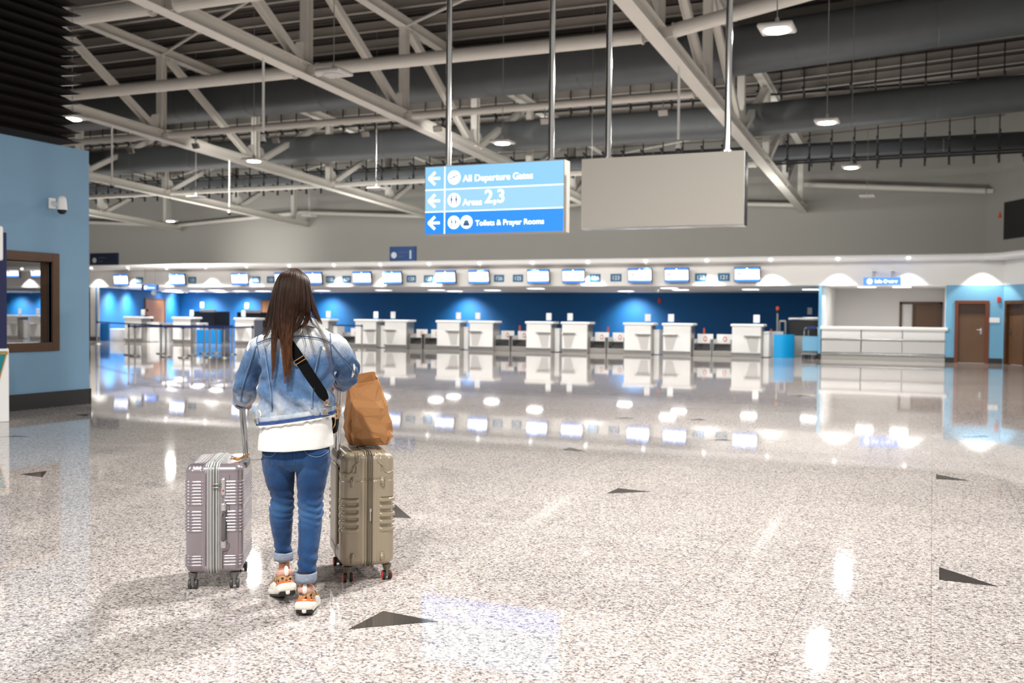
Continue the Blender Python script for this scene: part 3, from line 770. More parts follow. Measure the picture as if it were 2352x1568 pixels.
# white counter at the right
c0, c1 = pspan(1887, 2172); zt_ = 1.13
r = empty('service_counter', ((c0+c1)/2, YF, 0))
MB().box(c0-.03, c1+.08, YF-.16, YF+.7, zt_-.09, zt_+.02).build('countertop', 'white', r, bevel=.02)
m3 = (c1-c0)/3
for i in range(3):
    MB().box(c0+i*m3+.02, c0+(i+1)*m3-.02, YF-.02, YF+.6, .74, zt_-.09).build('upper_panel', 'white', r, bevel=.006)
    MB().box(c0+i*m3+.02, c0+(i+1)*m3-.02, YF-.01, YF+.6, .26, .72).build('lower_panel', 'grey_panel', r, bevel=.006)
MB().box(c0, c1, YF-.10, YF, .70, .745).build('bag_ledge', 'steel', r, bevel=.01)
MB().box(c0, c1, YF-.06, YF, .17, .24).build('foot_rail', 'steel', r, bevel=.01)
MB().box(c0, c1, YF+.02, YF+.5, 0, .24).build('plinth', 'steel_dull', r)
tag(r, 'long white service counter in three panelled sections below the hanging blue sign', 'counter')

# blue sign over the counter
p0, p1 = onY(1983, 646, YF-.75), onY(2070, 646, YF-.75)
r = empty('counter_sign', ((p0.x+p1.x)/2, YF-.75, ZatY(2026, 646, YF-.75))); hw = (p1.x-p0.x)/2
m = LMB(); m.box(-hw, hw, -.03, .05, -.12, .13); m.build('sign_box', 'screen_blue', r)
m = LMB(); m.cyl((-hw+.2, -.036, 0), (-hw+.2, -.03, 0), .09, 20); m.build('sign_emblem', 'screen_white', r)
text('lettering', 'Info Center', .15, 'screen_white', r, (-hw+.36, -.034, -.05), (R(90), 0, 0), 'LEFT', .001, .006)
m = LMB(); m.cyl((-hw+.3, 0, .13), (-hw+.3, 0, .35), .015, 8); m.cyl((hw-.3, 0, .13), (hw-.3, 0, .35), .015, 8); m.build('hanger', 'steel_dull', r)
for c in kids(r):
    if c.name.startswith('hanger'): c.scale.z = 1
m = LMB(); m.box(-hw+.25, -hw+.35, 0, .75, .33, .38); m.box(hw-.35, hw-.25, 0, .75, .33, .38); m.build('bracket_arm', 'steel_dull', r)
tag(r, 'bright blue lit sign with white emblem above the white counter', 'sign')
# door plate, alarm call points, wall boxes
p = onY(2283, 735, YF)
r = empty('room_sign', (p.x, YF, p.z)); m = LMB(); m.box(-.15, .17, -.02, 0, -.08, .08); m.build('plate', 'white', r); m = LMB(); m.box(-.23, -.15, -.02, 0, -.07, .07); m.build('symbol_tile', 'screen_blue', r); tag(r, 'small white and blue room sign right of the brown door', 'sign')
def small(name, px, py, Y, s, m_, lab, cat):
    p = onY(px, py, Y); o = MB().box(p.x-s[0], p.x+s[0], Y-.06, Y, p.z-s[1], p.z+s[1]).build(name, m_, bevel=.012); tag(o, lab, cat); return o
small('alarm_sounder', 2294, 688, YF, (.05, .09), 'red', 'small red alarm sounder above the room sign on the pale blue wall', 'alarm')
small('alarm_sounder', 1515, 690, YB-.05, (.07, .11), 'red', 'small red alarm on the dark blue wall, right of centre', 'alarm')
small('alarm_sounder', 288, 683, YB-.05, (.08, .13), 'red', 'small red alarm on the blue wall near the left end', 'alarm')
small('wall_box', 1860, 714, YB-.05, (.10, .15), 'white', 'small white wall box on the dark blue wall above the black machine', 'wall box')
small('wall_box', 465, 700, YB-.05, (.12, .17), 'white', 'small white wall box above the black machines on the blue wall', 'wall box')
small('wall_box', 568, 702, YB-.05, (.12, .17), 'white', 'small white wall box left of the second tan door', 'wall box')
q = onS(2297, 494, PU); q = q-TN*.02
o = MB().add([q+TD*u+Vector((0, 0, v))+TN*h for h in (0, .03) for u, v in ((-.14, -.12), (.14, -.12), (0, .14))], [(0, 1, 2), (5, 4, 3), (0, 3, 4, 1), (1, 4, 5, 2), (2, 5, 3, 0)]).build('warning_mark', 'orange'); tag(o, 'tiny orange triangular mark beside the black opening high on the right wall', 'warning sign')

# signs standing on the rim
def rim_sign(a, b, ya, yb, m_, lab, num, small_txt):
    Y = YF+.1; x0, x1 = XatY(a, Y), XatY(b, Y); z0 = zr1-.02; z1 = ZatY((a+b)/2, ya, Y); h = z1-z0
    r = empty('area_sign', ((x0+x1)/2, Y, z0)); w2 = (x1-x0)/2
    m = LMB(); m.box(-w2, w2, -.04, .04, 0, h); m.build('panel', m_, r)
    m = LMB(); m.cyl((-w2+.17*w2*2, -.046, h*.45), (-w2+.17*w2*2, -.041, h*.45), h*.2, 20); m.build('emblem', 'text_white' if num else 'grey_panel', r)
    if num: text('numeral', num, h*.75, 'text_white', r, (w2*.6, -.045, h*.22), (R(90), 0, 0), 'CENTER', .001, .01)
    for k, s in enumerate(small_txt): text('lettering', s, h*.2, 'text_dim', r, (-w2*.35, -.045, h*(.58-.27*k)), (R(90), 0, 0), 'LEFT', .001)
    tag(r, lab, 'sign')
rim_sign(895, 955, 566, 597, 'sign_blue', 'dark blue sign with numeral 1 standing on the white rim', '1', ['Check-in', 'Area'])
rim_sign(208, 272, 581, 609, 'navy_sign', 'nearly black sign with grey emblem on the rim beside the blue booth', '', ['Check-in', 'Area'])
# hanging small sign at the left
Yh = YF-.45; p0, p1 = onY(326, 660, Yh), onY(360, 660, Yh); r = empty('hanging_sign', ((p0.x+p1.x)/2, Yh, p0.z)); hw = (p1.x-p0.x)/2
m = LMB(); m.box(-hw, hw, -.02, .14, -.13, .13); m.build('sign_box', 'navy_sign', r)
m = LMB(); m.box(-hw+.12, hw-.01, -.026, -.021, -.12, .12); m.build('sign_face', 'screen_blue', r)
m = LMB(); m.cyl((-hw+.24, -.034, 0), (-hw+.24, -.027, 0), .085, 16); m.build('emblem', 'screen_white', r)
text('lettering', 'Business', .13, 'screen_white', r, (-hw+.34, -.03, -.05), (R(90), 0, 0), 'LEFT', .001)
m = LMB(); m.cyl((-hw+.12, .06, .13), (-hw+.12, .06, zr0-p0.z), .022, 8); m.build('hanger', 'steel_dull', r)
m = LMB(); m.cyl((hw-.12, .06, .13), (hw-.12, .06, zr0-p0.z), .022, 8); m.build('hanger', 'steel_dull', r)
tag(r, 'small blue lit sign hung on two rods over the left desks', 'sign')
# camera cluster hung from the soffit
p = onY(353, 680, YF+2); r = empty('soffit_camera', (p.x, YF+2, ZS)); m = LMB(); m.cyl((0, 0, -.12), (0, 0, 0), .06, 12); m.build('mount', 'white', r); m = LMB(); m.ball((0, 0, -.22), .12); m.build('dome', 'white', r, smooth=True); tag(r, 'white camera hanging from the soffit in front of the left tan door', 'security camera')
p = onY(1508, 670, YF+2); r = empty('soffit_camera', (p.x, YF+2, ZS)); m = LMB(); m.cyl((0, 0, -.06), (0, 0, 0), .05, 12); m.build('mount', 'white', r); m = LMB(); m.ball((0, 0, -.12), .09); m.build('dome', 'white', r, smooth=True); tag(r, 'white camera under the soffit right of centre', 'security camera')

# blue low panels, black machines at the left
def boxobj(name, a, b, y0, y1, Y, d, m_, lab, cat, bev=.01, z0=None):
    x0, x1 = pspan(a, b, Y); zt2 = ZatY((a+b)/2, y0, Y); zb = ZatY((a+b)/2, y1, Y) if z0 is None else z0
    o = MB().box(x0, x1, Y, Y+d, max(zb, 0), zt2).build(name, m_, bevel=bev); tag(o, lab, cat); return o
boxobj('blue_partition', 451, 506, 757, 0, YF+.2, .12, 'blue_bright', 'bright blue low partition between the second and third desk', 'partition', z0=0)
boxobj('blue_partition', 229, 248, 742, 0, YF+.2, .12, 'blue_deep', 'dark blue low partition at the left end of the desks', 'partition', z0=0)
boxobj('low_cabinet', 249, 283, 755, 0, YF+.5, .6, 'white', 'low white cabinet left of the first desk', 'cabinet', z0=0)
boxobj('low_cabinet', 336, 355, 738, 0, YF+1.3, .6, 'white', 'low white cabinet right of the first desk', 'cabinet', z0=0)
boxobj('low_cabinet', 362, 388, 741, 0, YF+1.3, .6, 'white', 'low white cabinet left of the second desk', 'cabinet', z0=0)
for a, b, yt_, lab in ((438, 492, 712, 'black oversize baggage machine with white hood behind the second desk'), (543, 596, 714, 'black oversize baggage machine with white hood behind the third desk'), (1811, 1879, 731, 'wide black baggage machine on a grey base beside the pale blue fin')):
    Y = YF+(4 if a < 1000 else 2.1); x0, x1 = pspan(a, b, Y); zt2 = ZatY((a+b)/2, yt_, Y); r = empty('baggage_machine', ((x0+x1)/2, Y, 0)); w2 = (x1-x0)/2
    zm = ZatY((a+b)/2, 771 if a > 1000 else 752, Y)
    m = LMB(); m.box(-w2, w2, 0, 1.2, 0, zm); m.build('base', 'steel_dull', r, bevel=.01)
    m = LMB(); m.box(-w2, w2, .05, 1.2, zm, zt2-.06); m.build('curtain', 'black', r)
    m = LMB(); m.cyl((-w2 if a > 1000 else -w2*.2, .05, zt2-.03), (w2, .05, zt2-.03), .07, 12); m.build('hood', 'white' if a < 1000 else 'steel', r)
    tag(r, lab, 'baggage machine')
# curved bright blue screen, grey desk, beacon pole, frame at the right
Y = YF+.1; x0, x1 = pspan(1778, 1820, Y); r = empty('curved_partition', ((x0+x1)/2, Y, 0)); m = MB(); h = ZatY(1798, 768, Y)
pts = [(x0+(x1-x0)*t, Y+.02+.9*max(0, t-.3)**2) for t in [i/10 for i in range(11)]]
rs = [[Vector((x, y, 0)), Vector((x, y, h)), Vector((x+.02, y+.06, h)), Vector((x+.02, y+.06, 0))] for x, y in pts]
m.rings(rs); m.build('curved_panel', 'cyan', r, smooth=False); tag(r, 'curved bright blue low partition at the right end of the desks', 'partition')
boxobj('steel_cabinet', 1772, 1800, 761, 0, YF+1.0, .5, 'grey_panel', 'grey steel cabinet behind the curved blue partition', 'cabinet', z0=0)
Y = YF+1.75; x = XatY(1786, Y); r = empty('beacon_pole', (x, Y, 0)); h = ZatY(1786, 704, Y)
m = LMB(); m.cyl((0, 0, 0), (0, 0, h-.25), .035, 10); m.build('pole', 'steel_dull', r); m = LMB(); m.cyl((0, 0, h-.12), (0, 0, h), .06, 12); m.build('beacon', 'orange', r); m = LMB(); m.cyl((0, 0, h-.25), (0, 0, h-.12), .05, 12); m.build('beacon_socket', 'black', r)
tag(r, 'slim pole with an orange beacon at the right end of the dark blue wall', 'beacon')
x0, x1 = pspan(1790, 1804, Y); m = MB(); h2 = ZatY(1797, 737, Y); m.cyl((x0, Y+.1, h2), (x1, Y+.1, h2), .04); m.cyl((x1, Y+.1, 0), (x1, Y+.1, h2), .04); m.cyl((x0, Y+.1, 0), (x0, Y+.1, h2), .04)
tag(m.build('pipe_frame', 'steel_dull'), 'low dark pipe frame right of the beacon pole', 'frame')
# luggage trolleys
def trolley():
    r = empty('luggage_trolley')
    m = LMB(); m.tube([(-.24, .1, .25), (-.24, .3, .95), (-.22, .32, 1.08), (.22, .32, 1.08), (.24, .3, .95), (.24, .1, .25)], .018, 8, up=(1, .3, .2)); m.build('frame', 'chrome', r, smooth=True)
    m = LMB(); m.box(-.26, .26, -.02, .0, .28, .78); m.build('ad_panel', 'blue_sky', r)
    m = LMB(); m.box(-.26, .26, -.35, .5, .16, .2); m.build('platform', 'steel', r)
    for x, y in ((-.2, -.3), (.2, -.3), (-.2, .42), (.2, .42)): q = LMB(); q.cyl((x-.02, y, .08), (x+.02, y, .08), .08, 14); q.build('wheel', 'rubber', r)
    m = LMB(); m.box(-.15, .15, .28, .36, 1.03, 1.13); m.build('handle_pad', 'belt_navy', r, bevel=.02)
    return r
t0_ = trolley(); t0_.location = (XatY(1862, YF+.15), YF+.15, 0); tag(t0_, 'front luggage trolley with pale blue panel beside the blue fin', 'trolley', 'nested luggage trolleys')
t1_ = copy_tree(t0_); t1_.location = (XatY(1862, YF+.15)+.03, YF+1.2, 0); tag(t1_, 'luggage trolley parked behind the front one beside the blue fin', 'trolley', 'nested luggage trolleys')

# queue barriers with navy belts
def stanchion():
    r = empty('barrier_post')
    m = LMB(); m.cyl((0, 0, 0), (0, 0, .035), .17, 24, .15); m.build('base', 'steel_dull', r)
    m = LMB(); m.cyl((0, 0, .035), (0, 0, .93), .028, 14); m.build('post', 'steel_dull', r)
    m = LMB(); m.cyl((0, 0, .90), (0, 0, 1.0), .036, 14); m.build('belt_head', 'belt_navy', r)
    return r
POS = [(223, 790), (296, 815), (310, 818), (370, 812), (381, 819), (421, 821), (441, 816), (469, 812), (481.5, 821), (497.5, 811), (515, 822), (533, 814), (580, 817), (831, 804)]
P_ = []; s_ = None
for i, (px, y) in enumerate(POS):
    r = stanchion() if s_ is None else copy_tree(s_); s_ = s_ or r; p = onZ(px, y, 0); r.location = (p.x, p.y, 0); P_.append(p)
    tag(r, 'slim steel queue barrier post with navy belt, number %d counted from the left' % (i+1) if i < 13 else 'slim steel barrier post standing alone just right of the woman', 'barrier post', 'queue barrier posts')
def bel(i, j):
    a, b = Vector((P_[i].x, P_[i].y, .955)), Vector((P_[j].x, P_[j].y, .955)); o = MB().beam(a, b, .006, .05).build('barrier_belt', 'belt_navy'); tag(o, 'navy belt stretched between queue barrier posts on the left', 'belt', 'belts of the queue barrier')
for i, j in ((0, 3), (3, 7), (7, 9), (9, 11), (1, 2), (2, 4), (4, 5), (5, 8), (8, 10), (10, 12), (6, 11)): bel(i, j)
o = MB().beam((P_[13].x, P_[13].y, .955), (P_[13].x-1.6, P_[13].y+.3, .955), .006, .05).build('barrier_belt', 'belt_navy'); tag(o, 'navy belt from the lone post towards the woman\'s shoulder', 'belt')

# staff member seated behind the first desk
p = onY(335, 735, YF+1.6); r0 = p
m = MB(); zs = p.z
m.rings([[Vector((p.x+math.cos(t)*a, YF+1.6+math.sin(t)*b, z)) for t in [2*math.pi*i/16 for i in range(16)]] for z, a, b in ((.56, .19, .14), (.85, .2, .14), (1.1, .22, .13), (1.2, .20, .11), (1.25, .10, .08), (1.29, .055, .055), (1.33, .06, .07), (1.40, .078, .095), (1.48, .080, .10), (1.54, .06, .08), (1.56, .02, .03))])
mat('skin_far', (.45, .22, .13), .5); mat('cloth_dark', (.02, .02, .03), .8)
st = m.build('person', 'skin_far', smooth=True); tag(st, 'person in dark clothes and a pale mask sitting behind the leftmost desk', 'person')
m = MB(); m.ball((p.x, YF+1.63, 1.475), .105, 14, (.9, 1.05, 1)); m.build('hair', 'black', st, smooth=True)
m = MB(); m.rings([[Vector((p.x+math.cos(t)*a, YF+1.6+math.sin(t)*b, z)) for t in [2*math.pi*i/16 for i in range(16)]] for z, a, b in ((.552, .22, .16), (.85, .23, .16), (1.1, .25, .15), (1.2, .225, .125), (1.245, .12, .10))]); m.build('shirt', 'cloth_dark', st, smooth=True)
for s in (-1, 1):
    m = MB(); m.tube([(p.x+s*.22, YF+1.6, 1.17), (p.x+s*.27, YF+1.55, .95), (p.x+s*.2, YF+1.35, .86)], [.06, .052, .04], 10); m.build('sleeve', 'cloth_dark', st, smooth=True)
ch = empty('office_chair', (p.x, YF+1.6, 0))
m = LMB(); m.box(-.24, .24, -.22, .22, .47, .545); m.build('seat', 'black', ch, bevel=.02)
m = LMB(); m.box(-.22, .22, .20, .25, .62, 1.05); m.build('backrest', 'black', ch, bevel=.02)
m = LMB(); m.cyl((0, 0, .05), (0, 0, .47), .03, 10); m.build('column', 'steel_dull', ch)
m = LMB()
for k in range(5): m.beam((0, 0, .05), (.27*math.cos(k*1.2566), .27*math.sin(k*1.2566), .03), .05, .05)
m.build('base', 'black', ch)
tag(ch, 'black office chair under the seated staff member behind the leftmost desk', 'chair')
m = MB(); m.ball((p.x, YF+1.52, 1.40), .06, 12, (1, .6, .8)); m.build('face_mask', 'blue_sky', st, smooth=True)

# ================================================================ HANGING SIGNS
YS = 12.6
q0, q1 = onY(976, 383, YS), onY(1297, 366, YS); zb_ = onY(976, 540, YS).z; zt2 = q0.z
r = empty('direction_sign', ((q0.x+q1.x)/2, YS, zb_)); Wd = (q1.x-q0.x); H = zt2-zb_; hw = Wd/2
print('SIGN', Wd, H, zb_)
m = LMB(); m.box(-hw, hw, .001, .22, 0, H); m.build('sign_case', 'sign_grey', r, bevel=.006)
e = .012; zc = [e, H*.335, H*.655, H-e]; xd = -hw+Wd*.152
for k, mm in enumerate(('glow_low', 'glow_mid', 'glow_top')):
    m = LMB(); m.box(-hw+e, hw-e, -.004, .002, zc[k], zc[k+1]); m.build('face_band', mm, r)
m = LMB()
for k in (1, 2): m.box(-hw+e, hw-e, -.007, -.004, zc[k]-.009, zc[k]+.009)
m.box(xd-.009, xd+.009, -.0075, -.004, e, H-e); m.build('divider_lines', 'glow_line', r)
def arrow(cx, cz, s):
    m = LMB(); t = s*.2
    def bar(a, b):
        m.beam((a[0], -.009, a[1]), (b[0], -.009, b[1]), .006, t, up=(0, 0, 1)) if abs(a[1]-b[1]) < 1e-6 else m.beam((a[0], -.009, a[1]), (b[0], -.009, b[1]), t, .006, up=(0, 1, 0))
    bar((cx-s*.42, cz), (cx+s*.5, cz)); bar((cx-s*.5, cz), (cx+s*.06, cz+s*.5)); bar((cx-s*.5, cz), (cx+s*.06, cz-s*.5)); m.ball((cx-s*.47, -.009, cz), t*.55, 10, (1, .1, 1))
    m.build('arrow', 'glow_white', r)
def disc(cx, cz, rr):
    m = LMB(); m.cyl((cx, -.012, cz), (cx, -.005, cz), rr, 32); return m.build('icon_disc', 'glow_white', r)
zm = [(zc[k]+zc[k+1])/2 for k in range(3)]
for k in range(3): arrow(-hw+Wd*.075, zm[k], H*.18)
ix = -hw+Wd*.222; rr = H*.1
for k in (2, 1): disc(ix, zm[k], rr)
disc(ix, zm[0], rr*.95); disc(ix+Wd*.093, zm[0], rr*.95)
m = LMB()   # small plane
for s, a, b in ((.012, (-.06, -.02), (.07, .035)), (.01, (0, .008), (-.035, .05)), (.01, (.0, .008), (.03, -.045)), (.008, (-.055, -.018), (-.06, .01))):
    m.beam((ix+a[0], -.013, zm[2]+a[1]), (ix+b[0], -.013, zm[2]+b[1]), s, .003, up=(0, 1, 0))
m.build('plane_pictogram', 'ink_dark', r)
def persons(cx, cz, s, nm):
    for d in (-.45, .45):
        m = LMB(); m.cyl((cx+d*s, -.0145, cz+s*.62), (cx+d*s, -.012, cz+s*.62), s*.15, 12); m.box(cx+d*s-s*.17, cx+d*s+s*.17, -.0145, -.012, cz-s*.15, cz+s*.42); m.box(cx+d*s-s*.09, cx+d*s+s*.09, -.0145, -.012, cz-s*.65, cz-s*.15); m.build(nm, 'ink_dark', r)
persons(ix, zm[1], rr*.85, 'desk_pictogram'); persons(ix, zm[0], rr*.7, 'toilet_pictogram')
m = LMB(); cx = ix+Wd*.093
m.cyl((cx, -.0145, zm[0]-.01), (cx, -.012, zm[0]-.01), rr*.4, 16); m.box(cx-rr*.5, cx+rr*.5, -.0145, -.012, zm[0]-rr*.55, zm[0]-rr*.2); m.build('dome_pictogram', 'ink_dark', r)
tx = -hw+Wd*.285
fx = lambda u: -hw+Wd*u
fit_text('lettering', 'All Departure Gates', 'glow_white', r, fx(.285), fx(.785), -.007, zm[2]-H*.065)
fit_text('lettering', 'Areas', 'glow_white', r, fx(.285), fx(.425), -.007, zm[1]-H*.08)
fit_text('numeral', '2,3', 'glow_white', r, fx(.447), fx(.585), -.007, zm[1]-H*.055)
fit_text('lettering', 'Toilets & Prayer Rooms', 'glow_white', r, fx(.38), fx(.865), -.007, zm[0]-H*.055)
def poles(r, xs, H, nm='pole'):
    for x in xs:
        m = LMB(); m.cyl((x, .11, H), (x, .11, H+5.2), .042, 18); m.cyl((x, .11, H), (x, .11, H+.02), .08, 18); m.build('suspension_pole', 'chrome', r, smooth=False)
poles(r, (XatY(1027, YS+.11)-r.location.x, XatY(1262, YS+.11)-r.location.x), H)
tag(r, 'blue lit direction sign reading All Departure Gates, hung on two steel poles', 'sign')
# blank grey sign
q0, q1 = onY(1336, 365, YS), onY(1712, 343, YS); zb2 = onY(1336, 527, YS).z
r = empty('blank_sign', ((q0.x+q1.x)/2, YS, zb2)); hw = (q1.x-q0.x)/2; H2 = q0.z-zb2
m = LMB(); m.box(-hw, hw, 0, .22, 0, H2); m.build('sign_case', 'steel', r, bevel=.006)
m = LMB(); m.box(-hw+.004, hw-.012, -.006, .0, .018, H2-.004); m.build('sign_face', 'sign_grey', r)
poles(r, (XatY(1392, YS+.11)-r.location.x, XatY(1665, YS+.11)-r.location.x), H2)
tag(r, 'blank grey sign box hung on two steel poles, right of the blue sign', 'sign')

# camera on the blue wall
p = onX(118, 467, XL); r = empty('wall_camera', (XL, p.y, p.z))
m = LMB(); m.box(0, .03, -.06, .06, -.08, .08); m.build('wall_plate', 'white', r, bevel=.01)
m = LMB(); m.tube([(.02, 0, 0), (.12, .02, -.02), (.18, .02, -.02)], .035, 12); m.build('arm', 'white', r, smooth=True)
m = LMB(); m.cyl((.19, .02, -.10), (.19, .02, .05), .075, 18, .06); m.ball((.19, .02, .05), .06); m.build('body', 'white', r, smooth=False)
m = LMB(); m.ball((.19, .02, -.10), .068, 16); m.build('lens_dome', 'black', r, smooth=True)
tag(r, 'white dome camera on the light blue wall above the brown window', 'security camera')

# kiosk at the left edge
dk_ = 12.9
b = W(21, 972, dk_); b.z = 0; ry_ = Vector((b.x, b.y, 0)).normalized(); dirx = Vector((ry_.y, -ry_.x, 0)); dirx = (dirx*math.cos(.06)+ry_*math.sin(-.06)*-1).normalized()
a = b-dirx*.62; c_ = (a+b)/2
r = empty('promo_kiosk', (c_.x, c_.y, 0), math.atan2(dirx.y, dirx.x)); hw = (b-a).length/2
kz = lambda y: W(10, y, dk_).z
m = LMB(); m.box(-hw, hw, 0, .5, 0, kz(800)); m.build('white_base', 'white', r, bevel=.01)
m = LMB(); m.box(-hw, hw-.02, .0, .48, kz(800), kz(535)); m.build('navy_panel', 'navy_kiosk', r, bevel=.01)
m = LMB(); m.add([(x, y, z) for y in (-.006, 0) for x, z in ((-hw, kz(806)), (hw-.02, kz(806)), (hw-.15, kz(885)), (-hw, kz(960)))], [(0, 1, 2, 3), (7, 6, 5, 4), (0, 4, 5, 1), (1, 5, 6, 2), (2, 6, 7, 3), (3, 7, 4, 0)]); m.build('teal_panel', 'teal', r)
m = LMB(); m.box(-hw, hw-.01, -.012, -.001, kz(813), kz(808)); m.beam((hw-.02, -.008, kz(806)), (hw-.2, -.008, kz(930)), .012, .01, up=(0, 1, 0)); m.build('gold_line', 'gold', r)
m = LMB(); m.box(-hw, hw-.06, -.03, .1, kz(600), kz(520)); m.build('white_block', 'white', r, bevel=.03)
tag(r, 'navy and white promotional kiosk with a gold line at the left edge', 'kiosk')
# ================================================================ THE TRAVELLER
def denim(name, dark, mid, light_, bands, wear=.5, scale=9):
    m = bpy.data.materials.new(name); m.use_nodes = True; nt = m.node_tree; L = nt.links.new; N = nt.nodes.new
    b = nt.nodes['Principled BSDF']; b.inputs['Roughness'].default_value = .85; b.inputs['Specular IOR Level'].default_value = .2
    b.inputs['Sheen Weight'].default_value = .15
    tc = N('ShaderNodeTexCoord'); n1 = N('ShaderNodeTexNoise'); n1.inputs['Scale'].default_value = scale; n1.inputs['Detail'].default_value = 7; n1.inputs['Roughness'].default_value = .68; n1.inputs['Distortion'].default_value = .4
    L(tc.outputs['Object'], n1.inputs['Vector'])
    sx = N('ShaderNodeSeparateXYZ'); L(tc.outputs['Object'], sx.inputs['Vector'])
    rz = N('ShaderNodeValToRGB'); e = rz.color_ramp.elements; zl, zh = bands[0][0], bands[-1][0]
    mr = N('ShaderNodeMapRange'); mr.inputs['From Min'].default_value = zl; mr.inputs['From Max'].default_value = zh; L(sx.outputs['Z'], mr.inputs['Value'])
    for k, (z, v) in enumerate(bands):
        p = (z-zl)/(zh-zl)
        if k < 2: e[k].position = p; e[k].color = (v, v, v, 1)
        else: q = e.new(p); q.color = (v, v, v, 1)
    L(mr.outputs['Result'], rz.inputs['Fac'])
    ma = N('ShaderNodeMath'); ma.operation = 'MULTIPLY_ADD'; ma.inputs[1].default_value = wear*2; L(n1.outputs['Fac'], ma.inputs[0]); 
    sb = N('ShaderNodeMath'); sb.operation = 'SUBTRACT'; sb.inputs[1].default_value = wear; L(rz.outputs['Color'], sb.inputs[0]); L(sb.outputs[0], ma.inputs[2])
    cr = N('ShaderNodeValToRGB'); c = cr.color_ramp.elements
    c[0].color = (*dark, 1); c[0].position = .05; c[1].color = (*mid, 1); c[1].position = .45; q = c.new(.95); q.color = (*light_, 1)
    L(ma.outputs[0], cr.inputs['Fac'])
    n2 = N('ShaderNodeTexNoise'); n2.inputs['Scale'].default_value = 420; L(tc.outputs['Object'], n2.inputs['Vector'])
    mx = N('ShaderNodeMix'); mx.data_type = 'RGBA'; mx.blend_type = 'OVERLAY'; mx.inputs['Factor'].default_value = .35; L(cr.outputs['Color'], mx.inputs['A']); L(n2.outputs['Color'], mx.inputs['B'])
    hs = N('ShaderNodeHueSaturation'); hs.inputs['Saturation'].default_value = 1.0; L(mx.outputs['Result'], hs.inputs['Color'])
    L(mx.outputs['Result'], b.inputs['Base Color'])
    n3 = N('ShaderNodeTexNoise'); n3.inputs['Scale'].default_value = 16; n3.inputs['Detail'].default_value = 5; n3.inputs['Distortion'].default_value = .15; L(tc.outputs['Object'], n3.inputs['Vector'])
    bp = N('ShaderNodeBump'); bp.inputs['Strength'].default_value = .5; bp.inputs['Distance'].default_value = .016; L(n3.outputs['Fac'], bp.inputs['Height']); L(bp.outputs['Normal'], b.inputs['Normal'])
    MATS[name] = m
denim('denim_jacket', (.012, .045, .13), (.080, .155, .295), (.54, .56, .57), [(.86, .85), (.96, .78), (1.06, .45), (1.18, .30), (1.26, .55), (1.33, .95), (1.45, .95)], .62, 7)
denim('denim_jeans', (.004, .014, .05), (.010, .042, .13), (.045, .13, .29), [(.2, .45), (.4, .5), (.48, .75), (.58, .35), (.68, .55), (.85, .35)], .25, 6)
mat('denim_dark', (.012, .05, .19), .85, noise_amt=.5, noise_scale=40, bump=.4, bump_scale=90)
mat('denim_under', (.24, .28, .36), .9, noise_amt=.3, noise_scale=70, bump=.4, bump_scale=60)
mat('thread', (.45, .48, .52), .8)
mat('seam_dark', (.03, .08, .17), .85)
mat('seam_light', (.135, .20, .30), .9)
mat('distress', (.72, .70, .66), .9, noise_amt=.25, noise_scale=120)
mat('cotton', (.70, .69, .67), .9, bump=.45, bump_scale=11, sheen=.1)
mat('skin', (.46, .20, .11), .5, noise_amt=.06, noise_scale=12)
mat('strap_black', (.003, .003, .0035), .8, spec=.1)
mat('gold_metal', (.75, .45, .22), .28, 1.0)
mat('pink_leather', (.62, .34, .27), .5)
mat('leopard_tan', (.38, .20, .09), .6)
mat('cream_rubber', (.80, .77, .70), .45)
mat('orange_gloss', (.72, .13, .025), .18, coat=.6)
def leopard():
    m = MATS['leopard_tan']; nt = m.node_tree; b = nt.nodes['Principled BSDF']; tc = nt.nodes.new('ShaderNodeTexCoord')
    v = nt.nodes.new('ShaderNodeTexVoronoi'); v.inputs['Scale'].default_value = 62; nt.links.new(tc.outputs['Object'], v.inputs['Vector'])
    cr = nt.nodes.new('ShaderNodeValToRGB'); cr.color_ramp.elements[0].color = (.012, .008, .006, 1); cr.color_ramp.elements[0].position = .36; cr.color_ramp.elements[1].color = (.46, .25, .11, 1); cr.color_ramp.elements[1].position = .46
    nt.links.new(v.outputs['Distance'], cr.inputs['Fac']); nt.links.new(cr.outputs['Color'], b.inputs['Base Color'])
leopard()
